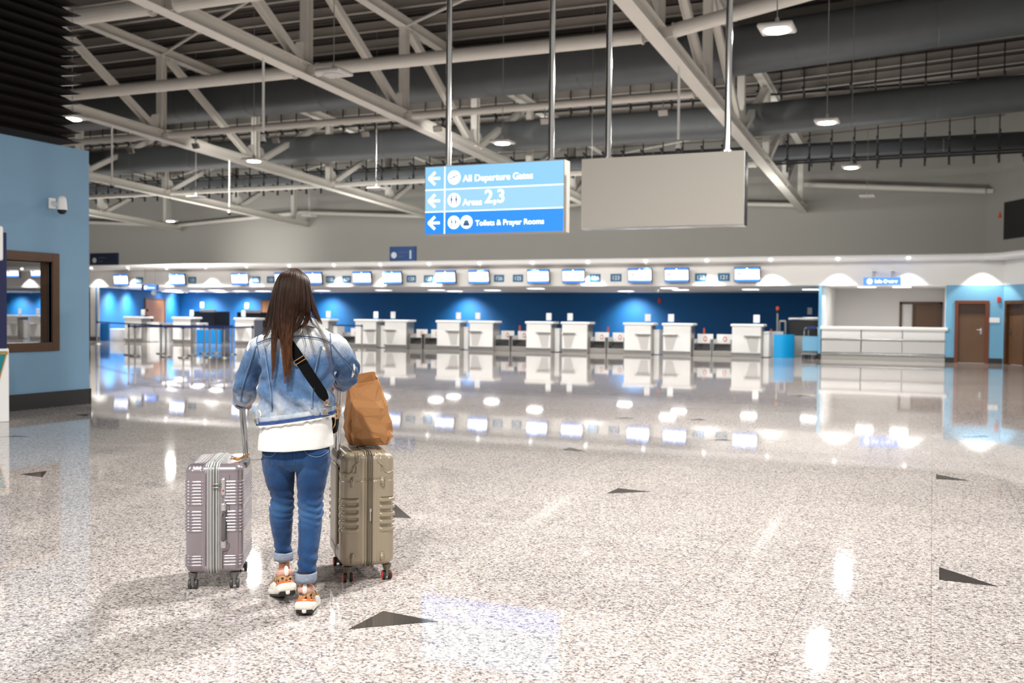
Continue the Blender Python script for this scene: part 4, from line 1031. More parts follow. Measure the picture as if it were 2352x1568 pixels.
def hair_material():
    m = bpy.data.materials.new('hair_brown'); m.use_nodes = True; nt = m.node_tree; b = nt.nodes['Principled BSDF']; L = nt.links.new; N = nt.nodes.new
    tc = N('ShaderNodeTexCoord'); sx = N('ShaderNodeSeparateXYZ'); L(tc.outputs['Object'], sx.inputs['Vector'])
    mr = N('ShaderNodeMapRange'); mr.inputs['From Min'].default_value = 1.05; mr.inputs['From Max'].default_value = 1.66; L(sx.outputs['Z'], mr.inputs['Value'])
    mp = N('ShaderNodeMapping'); mp.inputs['Scale'].default_value = (1, 1, .07); L(tc.outputs['Object'], mp.inputs['Vector'])
    n = N('ShaderNodeTexNoise'); n.inputs['Scale'].default_value = 130; n.inputs['Detail'].default_value = 2; L(mp.outputs['Vector'], n.inputs['Vector'])
    ad = N('ShaderNodeMath'); ad.operation = 'MULTIPLY_ADD'; ad.inputs[1].default_value = .9; L(n.outputs['Fac'], ad.inputs[0]); 
    s = N('ShaderNodeMath'); s.operation = 'SUBTRACT'; s.inputs[1].default_value = .40; L(mr.outputs['Result'], s.inputs[0]); L(s.outputs[0], ad.inputs[2])
    cr = N('ShaderNodeValToRGB'); e = cr.color_ramp.elements; e[0].position = .0; e[0].color = (.20, .085, .034, 1); e[1].position = 1; e[1].color = (.030, .012, .006, 1)
    q = e.new(.3); q.color = (.12, .048, .019, 1); q = e.new(.62); q.color = (.032, .013, .007, 1)
    L(ad.outputs[0], cr.inputs['Fac']); L(cr.outputs['Color'], b.inputs['Base Color'])
    b.inputs['Roughness'].default_value = .42; b.inputs['Specular IOR Level'].default_value = .22
    MATS['hair_brown'] = m
hair_material()

def ell(c, r, f, rx, ry, n=36, e=1.0, u=None):
    """superellipse ring around c, r = right axis, f = front axis"""
    out = []
    for i in range(n):
        t = 2*math.pi*i/n; a, b = math.cos(t), math.sin(t)
        out.append(c + r*(math.copysign(abs(a)**e, a)*rx) + f*(math.copysign(abs(b)**e, b)*ry))
    return out
FW = Vector((FWD.x, FWD.y, 0)).normalized(); RT = Vector((FW.y, -FW.x, 0))
BR = (RT*math.cos(R(6)) + FW*math.sin(R(-6))*-1).normalized(); BF = Vector((-BR.y, BR.x, 0))    # her shoulders turn a little
ZUP = Vector((0, 0, 1))
def limb(m, P, n=22, up=None):
    """P: list of (point, rx, ry)"""
    pts = [p for p, _, _ in P]; rs = []; K = len(P)
    for k, (p, rx, ry) in enumerate(P):
        d = (pts[min(k+1, K-1)]-pts[max(k-1, 0)]).normalized(); f = BF if abs(d.dot(BF)) < .85 else ZUP
        r = d.cross(f).normalized(); g = r.cross(d).normalized(); rs.append(ell(p, r, g, rx, ry, n))
    m.rings(rs)
def remesh(o, vox, sm=4, disp=None):
    def f(o):
        q = o.modifiers.new('r', 'REMESH'); q.mode = 'VOXEL'; q.voxel_size = vox; q.use_smooth_shade = True
        s = o.modifiers.new('s', 'SMOOTH'); s.factor = .5; s.iterations = sm
    bake(o, [f])
    if disp: 
        me = o.data; nr = [v.normal.copy() for v in me.vertices]
        for v, n_ in zip(me.vertices, nr): v.co += n_*disp(o.matrix_world @ v.co if o.parent is None else world_of(o) @ v.co)
        me.update()
    return o
PXM = 1/467.0
# ---- body -------------------------------------------------------------
body = MB(); bd = 4.95
hd = W(676, 668, bd)                      # head centre
def bring(px, py, rx, ry, d=bd, e=1.0): return ell(W(px, py, d), BR, BF, rx, ry, 30, e)
body.rings([bring(682, 1060, .09, .07), bring(683, 1052, .13, .10), bring(683, 1030, .155, .115), bring(682, 990, .14, .10), bring(682, 940, .115, .085), bring(682, 890, .125, .09), bring(684, 840, .145, .10), bring(686, 800, .148, .095), bring(687, 780, .14, .08), bring(688, 762, .10, .065), bring(688, 745, .06, .06), bring(688, 735, .047, .05), bring(688, 700, .045, .05, 4.96)])
# head: cranium, jaw, nose, ears
body.rings([ell(hd+ZUP*z+BF*f, BR, BF, a, b, 30) for z, f, a, b in ((-.115, .035, .025, .03), (-.105, .03, .045, .055), (-.08, .02, .062, .078), (-.04, .012, .070, .088), (0, .006, .075, .093), (.04, 0, .074, .093), (.07, -.004, .064, .082), (.092, -.008, .042, .055), (.102, -.01, .015, .02))])
body.ball(hd+BF*.103+ZUP*-.022, .014, 10, (.8, 1.2, 1.5)); body.ball(hd+BF*.095+ZUP*-.062, .018, 10, (1.3, .5, .5))
for s in (-1, 1): body.ball(hd+BR*.067*s+ZUP*-.012+BF*.0, .027, 10, (.35, .7, 1.15))
# legs
LLEG = [((640, 1055), 4.95, .085, .10), ((643, 1100), 4.95, .070, .078), ((648, 1136), 4.965, .058, .062), ((646, 1175), 4.97, .053, .056), ((647, 1210), 5.0, .050, .056), ((650, 1245), 5.02, .040, .044), ((652, 1280), 5.02, .031, .035), ((653, 1306), 5.01, .028, .034), ((656, 1328), 5.03, .028, .036)]
RLEG = [((722, 1055), 4.93, .085, .10), ((716, 1100), 4.92, .070, .078), ((712, 1140), 4.91, .058, .062), ((712, 1175), 4.90, .054, .056), ((711, 1215), 4.87, .052, .058), ((707, 1260), 4.84, .042, .046), ((704, 1310), 4.81, .031, .036), ((701, 1342), 4.82, .028, .034), ((701, 1368), 4.83, .028, .036)]
for LG in (LLEG, RLEG): limb(body, [(W(*p, d), a*(.78 if p[1] < 1290 else 1), b*(.78 if p[1] < 1290 else 1)) for p, d, a, b in LG])
# arms and hands closed on the pull handles
HL = W(556, 926, 5.42); HR = W(779, 884, 5.50)
LARM = [(W(612, 795, 4.96), .036, .036), (W(592, 822, 4.97), .038, .038), (W(573, 855, 4.985), .036, .036), (W(566, 880, 5.005), .034, .034), (W(563, 900, 5.05), .033, .033), (W(560, 911, 5.13), .030, .030), (W(557, 917, 5.23), .027, .027), (W(556, 920, 5.355), .024, .020)]
RARM = [(W(762, 792, 4.96), .036, .036), (W(780, 815, 4.99), .038, .038), (W(797, 843, 5.025), .036, .036), (W(799, 857, 5.075), .034, .034), (W(795, 867, 5.16), .031, .031), (W(789, 874, 5.27), .027, .027), (W(781, 881, 5.43), .024, .020)]
limb(body, LARM); limb(body, RARM)
def hand(m, c, s):
    """palm over a bar along BR, fingers curl over the front and under; s = side of the thumb (towards the body)"""
    m.rings([ell(c+BF*f+ZUP*z, BR, ZUP, a, b, 16) for f, z, a, b in ((-.085, .012, .024, .018), (-.05, .018, .036, .017), (-.02, .022, .042, .016), (.0, .024, .042, .013))])
    for k, (off, ln) in enumerate(((-.031, .9), (-.0105, 1.05), (.010, 1.0), (.030, .82))):
        b0 = c+BR*off*1.0+ZUP*.024
        P = [b0-BF*.01, b0+BF*.024*ln, b0+BF*.036*ln-ZUP*.018, b0+BF*.030*ln-ZUP*.042*ln, b0+BF*.010-ZUP*.052*ln]
        m.tube(P, [.0095, .0092, .0088, .008, .0065], 10, up=BR)
    b0 = c+BR*(.034*s)-BF*.045+ZUP*.012
    m.tube([b0, b0+BR*(.014*s)+BF*.022-ZUP*.012, b0+BR*(.010*s)+BF*.036-ZUP*.032, b0+BR*(-.004*s)+BF*.038-ZUP*.045], [.012, .0115, .0095, .007], 10, up=BR)
hand(body, HL, 1); hand(body, HR, -1)
person = body.build('person', 'skin', smooth=True)
remesh(person, .0042, 2)
tag(person, 'woman walking away in a denim jacket and jeans with long brown hair, pulling two suitcases', 'person')
for s in (-1, 1):
    e_ = MB().ball(hd+BF*.0835+BR*.030*s+ZUP*.002, .010, 12, (1.2, 1, .7)).build('eye', 'white', person, smooth=True)
    MB().ball(hd+BF*.0905+BR*.030*s+ZUP*.002, .0048, 10).build('iris', 'brown_dark', e_, smooth=True)
# ---- jeans ------------------------------------------------------------
jn = MB()
jn.rings([bring(678, 1078, .05, .06, 4.94), bring(680, 1064, .15, .118, 4.94), bring(681, 1050, .168, .128, 4.94), bring(680, 1020, .165, .125, 4.94), bring(682, 985, .150, .115, 4.95)])
jn.ball(W(641, 1050, 4.90), .086, 18, (.95, .85, 1)); jn.ball(W(720, 1048, 4.89), .088, 18, (.95, .85, 1))
JL = [((640, 1048), 4.95, .088, .11), ((641, 1075), 4.95, .082, .100), ((644, 1100), 4.955, .073, .088), ((647, 1125), 4.96, .062, .075), ((649, 1143), 4.965, .056, .068), ((648, 1160), 4.97, .059, .070), ((646, 1190), 4.98, .0575, .070), ((648, 1225), 5.0, .050, .060), ((650, 1250), 5.01, .043, .050), ((652, 1272), 5.01, .041, .046)]
JR = [((722, 1048), 4.93, .088, .11), ((718, 1075), 4.93, .082, .100), ((715, 1100), 4.92, .075, .088), ((712, 1130), 4.91, .064, .075), ((712, 1150), 4.905, .061, .070), ((713, 1175), 4.90, .061, .070), ((712, 1210), 4.88, .0575, .070), ((709, 1250), 4.85, .051, .062), ((706, 1290), 4.82, .045, .052), ((704, 1316), 4.81, .044, .049)]
for LG in (JL, JR): limb(jn, [(W(*p, d), a, b) for p, d, a, b in LG])
jeans = jn.build('jeans', 'denim_jeans', person, smooth=True)
knees = [(W(649, 1150, 4.97), .05), (W(712, 1168, 4.9), .06)]
def jdisp(p):
    v = .004*noise.noise(p*9) + .003*noise.noise(Vector((p.x*6, p.y*6, p.z*26)))
    for k, r_ in knees:
        w_ = math.exp(-((p.z-k.z)/r_)**2)*(1 if (p-k).length < .2 else 0)
        v += w_*.0050*math.sin(p.z*190 + 5*noise.noise(p*8) + (p-k).dot(BR)*26)
    for z0 in (W(700, 1290, 4.82).z, ):
        v += math.exp(-((p.z-z0)/.05)**2)*.004*math.sin(p.z*120+p.dot(BR)*40)
    return v
remesh(jeans, .0055, 5, jdisp)
# turned-up cuffs
for (px, py, d, a, b, tl) in ((651.5, 1275, 5.01, .0455, .052, -.006), (703, 1322, 4.81, .0505, .056, .004)):
    c = W(px, py, d); m = MB(); rs = []
    for z, k in ((-.021, .96), (-.022, 1.03), (-.008, 1.05), (.014, 1.04), (.021, 1.0), (.019, .93), (0, .92), (-.019, .92)):
        rs.append([q + ZUP*(tl*3*((q-c).dot(BR)) + .0022*noise.noise(q*40)) + (q-c).normalized()*.003*noise.noise(q*28) for q in ell(c+ZUP*z, BR, BF, a*k, b*k, 48)])
    m.rings(rs, cap=False, closed=True); m.build('jeans_cuff', 'denim_under', person, smooth=True)
# ---- t-shirt ----------------------------------------------------------
ts = MB(); rs = []
for px, py, a, b in ((680.5, 1027, .184, .160), (680.5, 1018, .183, .158), (680, 995, .180, .150), (680, 970, .174, .138), (680, 940, .166, .125), (682, 900, .15, .11)):
    c = W(px, py, 4.94); rs.append([q + ZUP*(.055*(q-c).dot(BR)) for q in ell(c, BR, BF, a, b, 64, .9)])
inner = [[c_ + (q-c_)*.965 for q in r_] for r_, c_ in zip(rs[:3][::-1], [W(680, 995, 4.94), W(680.5, 1018, 4.94), W(680.5, 1030, 4.94)])]
ts.rings(inner+rs, cap=False)
tshirt = ts.build('t_shirt', 'cotton', person, smooth=True)
sb = tshirt.modifiers.new('s', 'SUBSURF'); sb.levels = 2; sb.render_levels = 2
bake(tshirt, [])
me = tshirt.data
for v, n_ in zip(me.vertices, [v.normal.copy() for v in me.vertices]):
    p = world_of(tshirt) @ v.co; q = p-W(680, 1000, 4.94)
    v.co += n_*(.0035*noise.noise(p*11)+.004*math.sin(q.z*70+q.dot(BR)*14+2*noise.noise(p*5))*math.exp(-((q.z-.05)/.05)**2)*.6)
hemp = []
# ---- jacket -----------------------------------------------------------
jk = MB(); JC = lambda px, py, a, b, tilt=0, d=4.94, e=.9, f=0: [q + ZUP*(tilt*(q-W(px, py, d)).dot(BR)) for q in ell(W(px, py, d)+BF*f, BR, BF, a, b, 44, e)]
jk.rings([JC(680, 953, .187, .140, .145), JC(680, 940, .187, .142, .13), JC(680, 915, .184, .143, .09), JC(681, 870, .183, .142, .05), JC(684, 825, .186, .138), JC(687, 795, .190, .128), JC(688, 776, .186, .112), JC(688, 763, .155, .098), JC(688, 752, .11, .085), JC(688, 744, .07, .07)])
SL = [(W(616, 792, 4.95), .062, .070), (W(600, 802, 4.95), .066, .074), (W(585, 825, 4.96), .063, .070), (W(574, 850, 4.98), .057, .064), (W(566, 878, 5.0), .056, .062), (W(563, 900, 5.04), .056, .056), (W(560, 911, 5.12), .050, .050), (W(557, 916, 5.2), .044, .044), (W(556, 919, 5.25), .042, .042)]
SR = [(W(758, 790, 4.95), .062, .070), (W(773, 800, 4.96), .066, .074), (W(786, 820, 4.98), .063, .070), (W(798, 843, 5.02), .059, .064), (W(800, 857, 5.07), .056, .060), (W(796, 867, 5.15), .052, .052), (W(790, 873, 5.24), .046, .046), (W(786, 877, 5.31), .044, .044)]
limb(jk, SL); limb(jk, SR)
jacket = jk.build('denim_jacket', 'denim_jacket', person, smooth=True)
elL, elR = W(563, 897, 5.03), W(800, 855, 5.06)
def kdisp(p):
    v = .009*noise.noise(p*6.5) + .007*noise.noise(Vector((p.x*17, p.y*17, p.z*9))+Vector((3, 1, 7)))
    q = (p-W(680, 880, 4.8)); x, z = q.dot(BR), q.z
    if abs(x) < .2: v += .009*math.sin((z*1.0+x*.75)*62+2.2*noise.noise(p*6))*math.exp(-((z+.09)/.10)**2) + .007*math.sin((z-x*.9)*75+noise.noise(p*8)*3)*math.exp(-((z-.03)/.06)**2)*(abs(x)/.18)
    for el in (elL, elR):
        w_ = math.exp(-((p-el).length/.10)**2); v += w_*.010*math.sin(p.z*110+p.dot(BF)*60+2*noise.noise(p*9))
    return v
remesh(jacket, .0055, 4, kdisp)
bvh = BVHTree.FromObject(jacket, bpy.context.evaluated_depsgraph_get()) if False else None
def mesh_bvh(*obs):
    vs, fs = [], []
    for o in obs:
        M_ = world_of(o); k = len(vs); vs += [M_ @ v.co for v in o.data.vertices]; fs += [tuple(i+k for i in p.vertices) for p in o.data.polygons]
    return BVHTree.FromPolygons(vs, fs)
JB = mesh_bvh(jacket); TB = mesh_bvh(jeans)
def hit(B, px, py, off=.001):
    r_ = ray(px, py).normalized(); h, n_, i_, d_ = B.ray_cast(EYE, r_)
    return None if h is None else (h + n_*off, n_)
def dens(P, step=3.0):
    out = []
    for a, b in zip(P[:-1], P[1:]):
        k = max(1, int(math.hypot(b[0]-a[0], b[1]-a[1])/step)); out += [(a[0]+(b[0]-a[0])*i/k, a[1]+(b[1]-a[1])*i/k) for i in range(k)]
    return out+[P[-1]]
def smoothline(P, it=2):
    for _ in range(it):
        Q = [P[0]]
        for a, b in zip(P[:-1], P[1:]): Q += [(a[0]*.75+b[0]*.25, a[1]*.75+b[1]*.25), (a[0]*.25+b[0]*.75, a[1]*.25+b[1]*.75)]
        Q.append(P[-1]); P = Q
    return P
def seam(B, P, w_, m_, nm, off=.0018, parent=None, th=.0012, rag=0):
    pts = [hit(B, *p, off) for p in dens(smoothline(P))]; pts = [p for p in pts if p]
    if len(pts) < 3: return
    # reject jumps
    q = [pts[0]]
    for p in pts[1:]:
        if (p[0]-q[-1][0]).length < .05: q.append(p)
    rs = []
    for k, (p, n_) in enumerate(q):
        d = (q[min(k+1, len(q)-1)][0]-q[max(k-1, 0)][0]).normalized(); s_ = d.cross(n_).normalized(); n2 = s_.cross(d)
        w1, w2 = w_/2, w_/2
        if rag:
            ed = math.sin(math.pi*(k+.5)/len(q))**.6; w1 *= ed*(1+rag*noise.noise(p*160)); w2 *= ed*(1+rag*noise.noise(p*160+n2*9))
        rs.append([p+s_*w1, p+s_*w1*.6+n2*th, p-s_*w2*.6+n2*th, p-s_*w2, p-n2*th*2])
    m = MB().rings(rs); return m.build(nm, m_, parent or person, smooth=True)
# yoke seam, panel seams, sleeve seams, armholes (double-stitched)
for P in ([(590, 788), (620, 776), (665, 772), (700, 772), (735, 776), (757, 786)],):
    seam(JB, P, .005, 'seam_dark', 'yoke_seam'); seam(JB, [(x, y+4) for x, y in P], .0022, 'seam_light', 'yoke_stitch')
for P in ([(607, 800), (614, 850), (622, 900), (624, 945)], [(736, 795), (726, 840), (717, 890), (716, 940)]):
    seam(JB, P, .007, 'seam_light', 'panel_seam', th=.0006, off=.0008); seam(JB, [(x+3, y) for x, y in P], .0016, 'seam_dark', 'panel_stitch', off=.0022)
for P in ([(594, 770), (589, 782), (592, 800), (597, 822)], [(758, 765), (759, 785), (760, 810), (764, 835)]): seam(JB, P, .004, 'seam_dark', 'armhole_seam')
for P in ([(587, 795), (576, 830), (563, 868), (554, 900), (552, 922)], [(760, 790), (778, 815), (800, 838), (818, 862)]):
    seam(JB, P, .005, 'seam_light', 'sleeve_seam', th=.001); seam(JB, [(x+3, y) for x, y in P], .0028, 'seam_dark', 'sleeve_stitch', off=.003)
for P, w_ in (([(575, 772), (572, 790), (569, 806)], .022), ([(812, 835), (814, 850), (808, 866)], .016), ([(744, 796), (747, 804)], .02), ([(594, 942), (600, 950), (598, 958)], .014)): seam(JB, P, w_, 'distress', 'worn_patch', th=.0006, off=.0008, rag=.9)
# waistband: separate tilted band with frayed white edge
def wband(zoff0, zoff1, k0, k1, nm, mt, wob=0.0):
    m = MB(); rs = []; c = W(680, 953, 4.94)
    for z, k in ((zoff0, k0*.97), (zoff0, k0), (zoff1, k1), (zoff1, k1*.97)):
        base = ell(c, BR, BF, .187*k, .140*k, 120, .9)
        rs.append([q + ZUP*(.145*(q-c).dot(BR)+z + (wob*noise.noise(q*45) if z == zoff0 else 0)) + ((q-c).normalized()*.003*noise.noise(q*30)) for q in base])
    m.rings(rs, cap=False, closed=True); return m.build(nm, mt, person, smooth=True)
wband(-.016, .022, 1.035, 1.04, 'waistband', 'denim_jacket', .004); wband(-.026, -.002, 1.02, 1.052, 'waistband_hem', 'denim_dark', .006); wband(-.032, -.020, 1.026, 1.04, 'frayed_edge', 'distress', .012)
for px, py in ((598, 951), (747, 928)):
    p = W(px, py, 4.94); c = W(680, 953, 4.94); x_ = (p-c).dot(BR); y_ = -.147*math.sqrt(max(0, 1-(abs(x_)/.196)**2.2)); q = c+BR*x_*1.0+BF*y_+ZUP*(.145*x_+.006)
    n_ = (BR*(x_/.19**2)+BF*(y_/.147**2)).normalized(); q += n_*.006; s_ = n_.cross(ZUP).normalized()
    m = MB(); m.add([q+s_*a*.020+ZUP*b*.016+n_*t for t in (-.004, .004) for a, b in ((-1, -1), (1, -1), (1, 1), (-1, 1))], [(0, 1, 2, 3), (7, 6, 5, 4), (0, 4, 5, 1), (1, 5, 6, 2), (2, 6, 7, 3), (3, 7, 4, 0)]); tb = m.build('waist_tab', 'denim_under', person, bevel=.003)
    MB().cyl(q+n_*.004, q+n_*.009, .0085, 16).build('metal_button', 'gold_metal', tb)
# collar
c = W(689, 748, 4.93); m = MB()
rs = [[q + ZUP*(-.02*((q-c).dot(BF))/.07) for q in ell(c+ZUP*z, BR, BF, a, b, 40)] for z, a, b in ((-.022, .098, .096), (.012, .078, .080), (.030, .070, .074), (.032, .064, .068), (.0, .062, .066))]
m.rings(rs, cap=False); m.build('collar', 'denim_jacket', person, smooth=True)
# sleeve cuffs
for (P, Q, r_) in ((W(557, 918, 5.20), W(556, 921, 5.29), .0475), (W(788, 876, 5.25), W(784, 880, 5.35), .050)):
    d = (Q-P).normalized(); x_ = d.cross(ZUP).normalized(); y_ = x_.cross(d); m = MB(); rs = [ell(P+d*t, x_, y_, r_*k, r_*k, 32) for t, k in ((0, .9), (-.002, 1.02), (.03, 1.06), (.058, 1.04), (.062, .95), (.03, .88))]
    m.rings(rs, cap=False, closed=True); m.build('sleeve_cuff', 'denim_under', person, smooth=True)
# jeans details: back pockets, seat seam, leg seams
for P in ([(601, 1036), (603, 1044), (617, 1051), (632, 1043), (634, 1033)], [(699, 1032), (702, 1041), (727, 1052), (752, 1040), (755, 1031)]): seam(TB, P, .0035, 'seam_light', 'pocket_stitch', th=.0012); seam(TB, [(x, y-5) for x, y in P], .0028, 'seam_dark', 'pocket_edge')
seam(TB, [(677, 1032), (677, 1050), (677, 1072)], .003, 'seam_dark', 'seat_seam')
seam(TB, [(690, 1190), (689, 1240), (689, 1300)], .003, 'seam_dark', 'leg_seam')

# ---- shoes ------------------------------------------------------------
def sneaker(heel, yaw, pitch, mirror):
    """heel = world point under the heel, yaw = direction of the toes, pitch raises the heel"""
    M = Matrix.Translation(heel) @ Matrix.Rotation(yaw, 4, 'Z') @ Matrix.Rotation(pitch, 4, 'X')
    X, Y, Z = Vector((1, 0, 0)), Vector((0, 1, 0)), Vector((0, 0, 1))
    def st(prof, nm, mt, n=28, e=.8, sm=True, bev=0):
        m = MB(); rs = []
        for y, cx, cz, a, b in prof: rs.append([M @ q for q in ell(X*cx*mirror+Y*y+Z*cz, X, Z, a, b, n, e)])
        m.rings(rs); return m.build(nm, mt, shoe_parent[0], smooth=sm)
    up = st([(-.008, 0, .070, .012, .018), (-.004, 0, .072, .026, .030), (.02, 0, .074, .036, .040), (.06, 0, .074, .039, .042), (.10, .002, .066, .039, .040), (.15, .004, .050, .043, .032), (.20, .004, .042, .044, .024), (.235, 0, .036, .036, .018), (.255, 0, .034, .018, .010)], 'sneaker', 'leopard_tan')
    def sub(prof, nm, mt, **k):
        shoe_parent.insert(0, up); o = st(prof, nm, mt, **k); shoe_parent.pop(0); return o
    shoe_sub = sub
    sub([(-.034, 0, .044, .024, .012), (-.030, 0, .042, .038, .019), (-.015, 0, .037, .046, .023), (.0, 0, .033, .048, .026), (.05, 0, .028, .046, .024), (.11, .003, .020, .043, .018), (.17, .005, .019, .050, .018), (.22, .003, .019, .046, .018), (.255, 0, .020, .032, .016), (.268, 0, .022, .014, .010)], 'midsole', 'cream_rubber', e=.55)
    sub([(-.026, 0, .022, .026, .012), (-.020, 0, .016, .038, .014), (.0, 0, .006, .043, .010), (.06, 0, -.001, .037, .006), (.17, .005, -.001, .045, .006), (.24, 0, 0, .036, .006), (.262, 0, .006, .014, .006)], 'outsole', 'rubber', e=.6)
    sub([(-.030, 0, .020, .008, .010), (-.026, 0, .018, .011, .013), (-.005, 0, .005, .008, .007)], 'heel_groove', 'cream_rubber', e=.6)
    sub([(-.020, 0, .060, .028, .008), (-.013, 0, .061, .038, .010), (.01, 0, .059, .0425, .010), (.05, 0, .053, .0415, .009), (.075, 0, .048, .040, .006)], 'heel_band', 'orange_gloss', e=.8)
    m = MB(); P = []
    for i in range(28):
        t = 2*math.pi*i/28; P.append(M @ Vector((math.cos(t)*.029,   .036+math.sin(t)*.041, .107-.003*math.sin(t)+.008*max(0, math.sin(t)))))
    m.tube(P, .0115, 12, flat=(1, 1.45), closed=True, cap=False); m.build('padded_collar', 'pink_leather', up, smooth=True)
    sub([(-.018, 0, .112, .008, .016), (-.014, 0, .118, .011, .024), (-.006, 0, .120, .009, .024)], 'heel_tab', 'cream_rubber')
    sub([(.085, 0, .085, .018, .010), (.10, .002, .096, .022, .018), (.13, .003, .088, .024, .012), (.17, .004, .070, .022, .008)], 'tongue', 'pink_leather')
    sub([(.19, .004, .034, .046, .016), (.215, .003, .036, .044, .020), (.245, 0, .034, .034, .016), (.262, 0, .032, .016, .010)], 'toe_cap', 'cream_rubber')
    for s in (-1, 1): sub([(.07, .038*s, .050, .005, .012), (.10, .040*s, .048, .006, .020), (.15, .045*s, .040, .006, .018), (.18, .046*s, .036, .004, .010)], 'side_panel', 'cream_rubber')
    for y in (.105, .125, .145): sub([(y, -.022, .090-(y-.105)*.45, .003, .003), (y+.001, .0, .100-(y-.105)*.45, .004, .004)], 'lace', 'cream_rubber') if False else None
    m = MB()
    for y in (.10, .118, .136, .154): m.tube([M @ Vector((-.024, y, .098-(y-.1)*.5)), M @ Vector((0, y+.004, .110-(y-.1)*.5)), M @ Vector((.026, y, .098-(y-.1)*.5))], .0035, 8)
    m.build('laces', 'cream_rubber', up, smooth=True)
    return up
shoe_parent = [person]
yw = math.atan2(-FW.x, FW.y)
pL = W(659, 1350, 4.95); pL.z = .045; pR = W(700, 1390, 4.77); pR.z = .010
sneaker(pL, yw+R(25), R(-13), -1); sneaker(pR, yw+R(4), R(-6), 1)

# ---- hair -------------------------------------------------------------
hm = MB()
hm.rings([ell(hd+ZUP*z+BF*f, BR, BF, a, b, 30) for z, f, a, b in ((-.20, -.055, .080, .030), (-.14, -.045, .086, .052), (-.09, -.032, .084, .076), (-.04, -.016, .084, .092), (0, -.010, .082, .096), (.035, -.008, .080, .098), (.05, .000, .078, .103), (.074, .002, .066, .092), (.094, 0, .044, .062), (.106, -.002, .014, .020))])
hair = hm.build('hair', 'hair_brown', person, smooth=True)
remesh(hair, .006, 4)
crown = W(672, 622, 4.93)
G = [  # guide locks: list of (px, py, depth), start radius, end radius, strands
 ([(662, 620, 4.97), (648, 628, 4.92), (637, 650, 4.89), (630, 690, 4.86), (622, 735, 4.83), (613, 765, 4.80), (604, 783, 4.82)], .008, 130, .009),
 ([(664, 618, 4.96), (652, 627, 4.90), (642, 650, 4.865), (636, 700, 4.835), (630, 750, 4.80), (627, 800, 4.775), (627, 840, 4.77), (624, 886, 4.77)], .008, 110, .0035),
 ([(667, 617, 4.95), (658, 626, 4.885), (648, 650, 4.85), (641, 700, 4.815), (636, 750, 4.79), (631, 800, 4.765), (629, 840, 4.765), (627, 880, 4.765)], .008, 90, .0035),
 ([(670, 616, 4.95), (665, 625, 4.88), (657, 650, 4.84), (651, 700, 4.81), (650, 750, 4.78), (652, 800, 4.76), (655, 850, 4.755), (656, 892, 4.755)], .008, 170, .006),
 ([(673, 616, 4.95), (671, 625, 4.875), (666, 650, 4.835), (661, 700, 4.805), (659, 750, 4.78), (660, 800, 4.76), (662, 850, 4.755), (661, 888, 4.755)], .008, 170, .006),
 ([(675, 616, 4.95), (677, 625, 4.875), (674, 650, 4.835), (671, 700, 4.80), (668, 740, 4.785), (666, 790, 4.765), (668, 830, 4.76), (668, 872, 4.76)], .008, 120, .005),
 ([(678, 616, 4.95), (682, 625, 4.88), (684, 650, 4.835), (683, 690, 4.805), (680, 720, 4.80), (672, 750, 4.785), (664, 790, 4.77), (661, 840, 4.765)], .008, 150, .007),
 ([(681, 617, 4.95), (688, 626, 4.89), (693, 650, 4.845), (696, 690, 4.815), (693, 725, 4.80), (684, 745, 4.79), (672, 765, 4.78), (664, 810, 4.77)], .008, 150, .008),
 ([(683, 618, 4.96), (692, 628, 4.90), (700, 650, 4.865), (706, 690, 4.835), (708, 720, 4.82), (702, 742, 4.815), (688, 752, 4.80), (674, 765, 4.785)], .008, 130, .009),
 ([(684, 619, 4.96), (695, 630, 4.92), (704, 650, 4.89), (712, 690, 4.865), (720, 715, 4.855), (729, 733, 4.85), (737, 746, 4.85)], .008, 140, .007),
 ([(684, 620, 4.98), (696, 632, 4.95), (706, 655, 4.92), (716, 690, 4.89), (726, 715, 4.875), (735, 735, 4.86), (741, 748, 4.85)], .007, 110, .005),
 ([(660, 621, 4.98), (645, 632, 4.95), (635, 655, 4.92), (626, 690, 4.89), (617, 725, 4.865), (611, 750, 4.85), (603, 768, 4.83)], .007, 120, .009),
 ([(668, 617, 4.95), (661, 626, 4.885), (653, 645, 4.85), (647, 690, 4.815), (645, 740, 4.79), (649, 790, 4.765), (653, 830, 4.76), (653, 866, 4.76)], .008, 120, .006),
 ([(690, 700, 4.83), (700, 735, 4.82), (708, 760, 4.80), (716, 790, 4.785), (719, 815, 4.78), (712, 838, 4.775)], .005, 16, .004),
 ([(705, 705, 4.85), (716, 740, 4.83), (735, 760, 4.81), (748, 790, 4.80), (757, 830, 4.80), (765, 868, 4.81)], .004, 26, .003),
 ([(715, 720, 4.87), (730, 750, 4.85), (745, 775, 4.82), (758, 800, 4.82), (762, 830, 4.83)], .006, 12, .005),
 ([(700, 735, 4.84), (692, 760, 4.80), (700, 790, 4.785), (698, 820, 4.78)], .006, 10, .006),
 ([(625, 735, 4.85), (612, 765, 4.83), (608, 790, 4.82), (614, 812, 4.80)], .006, 14, .006),
]
def bezpts(P, n=18):
    out = []
    K = len(P)-1
    for k in range(n+1):
        t = k/n*K; i = min(int(t), K-1); u = t-i
        p0, p1, p2, p3 = P[max(i-1, 0)], P[i], P[i+1], P[min(i+2, K)]
        out.append(.5*((2*p1)+(p2-p0)*u+(2*p0-5*p1+4*p2-p3)*u*u+(3*p1-p0-3*p2+p3)*u**3))
    return out
rng = random.Random(3)
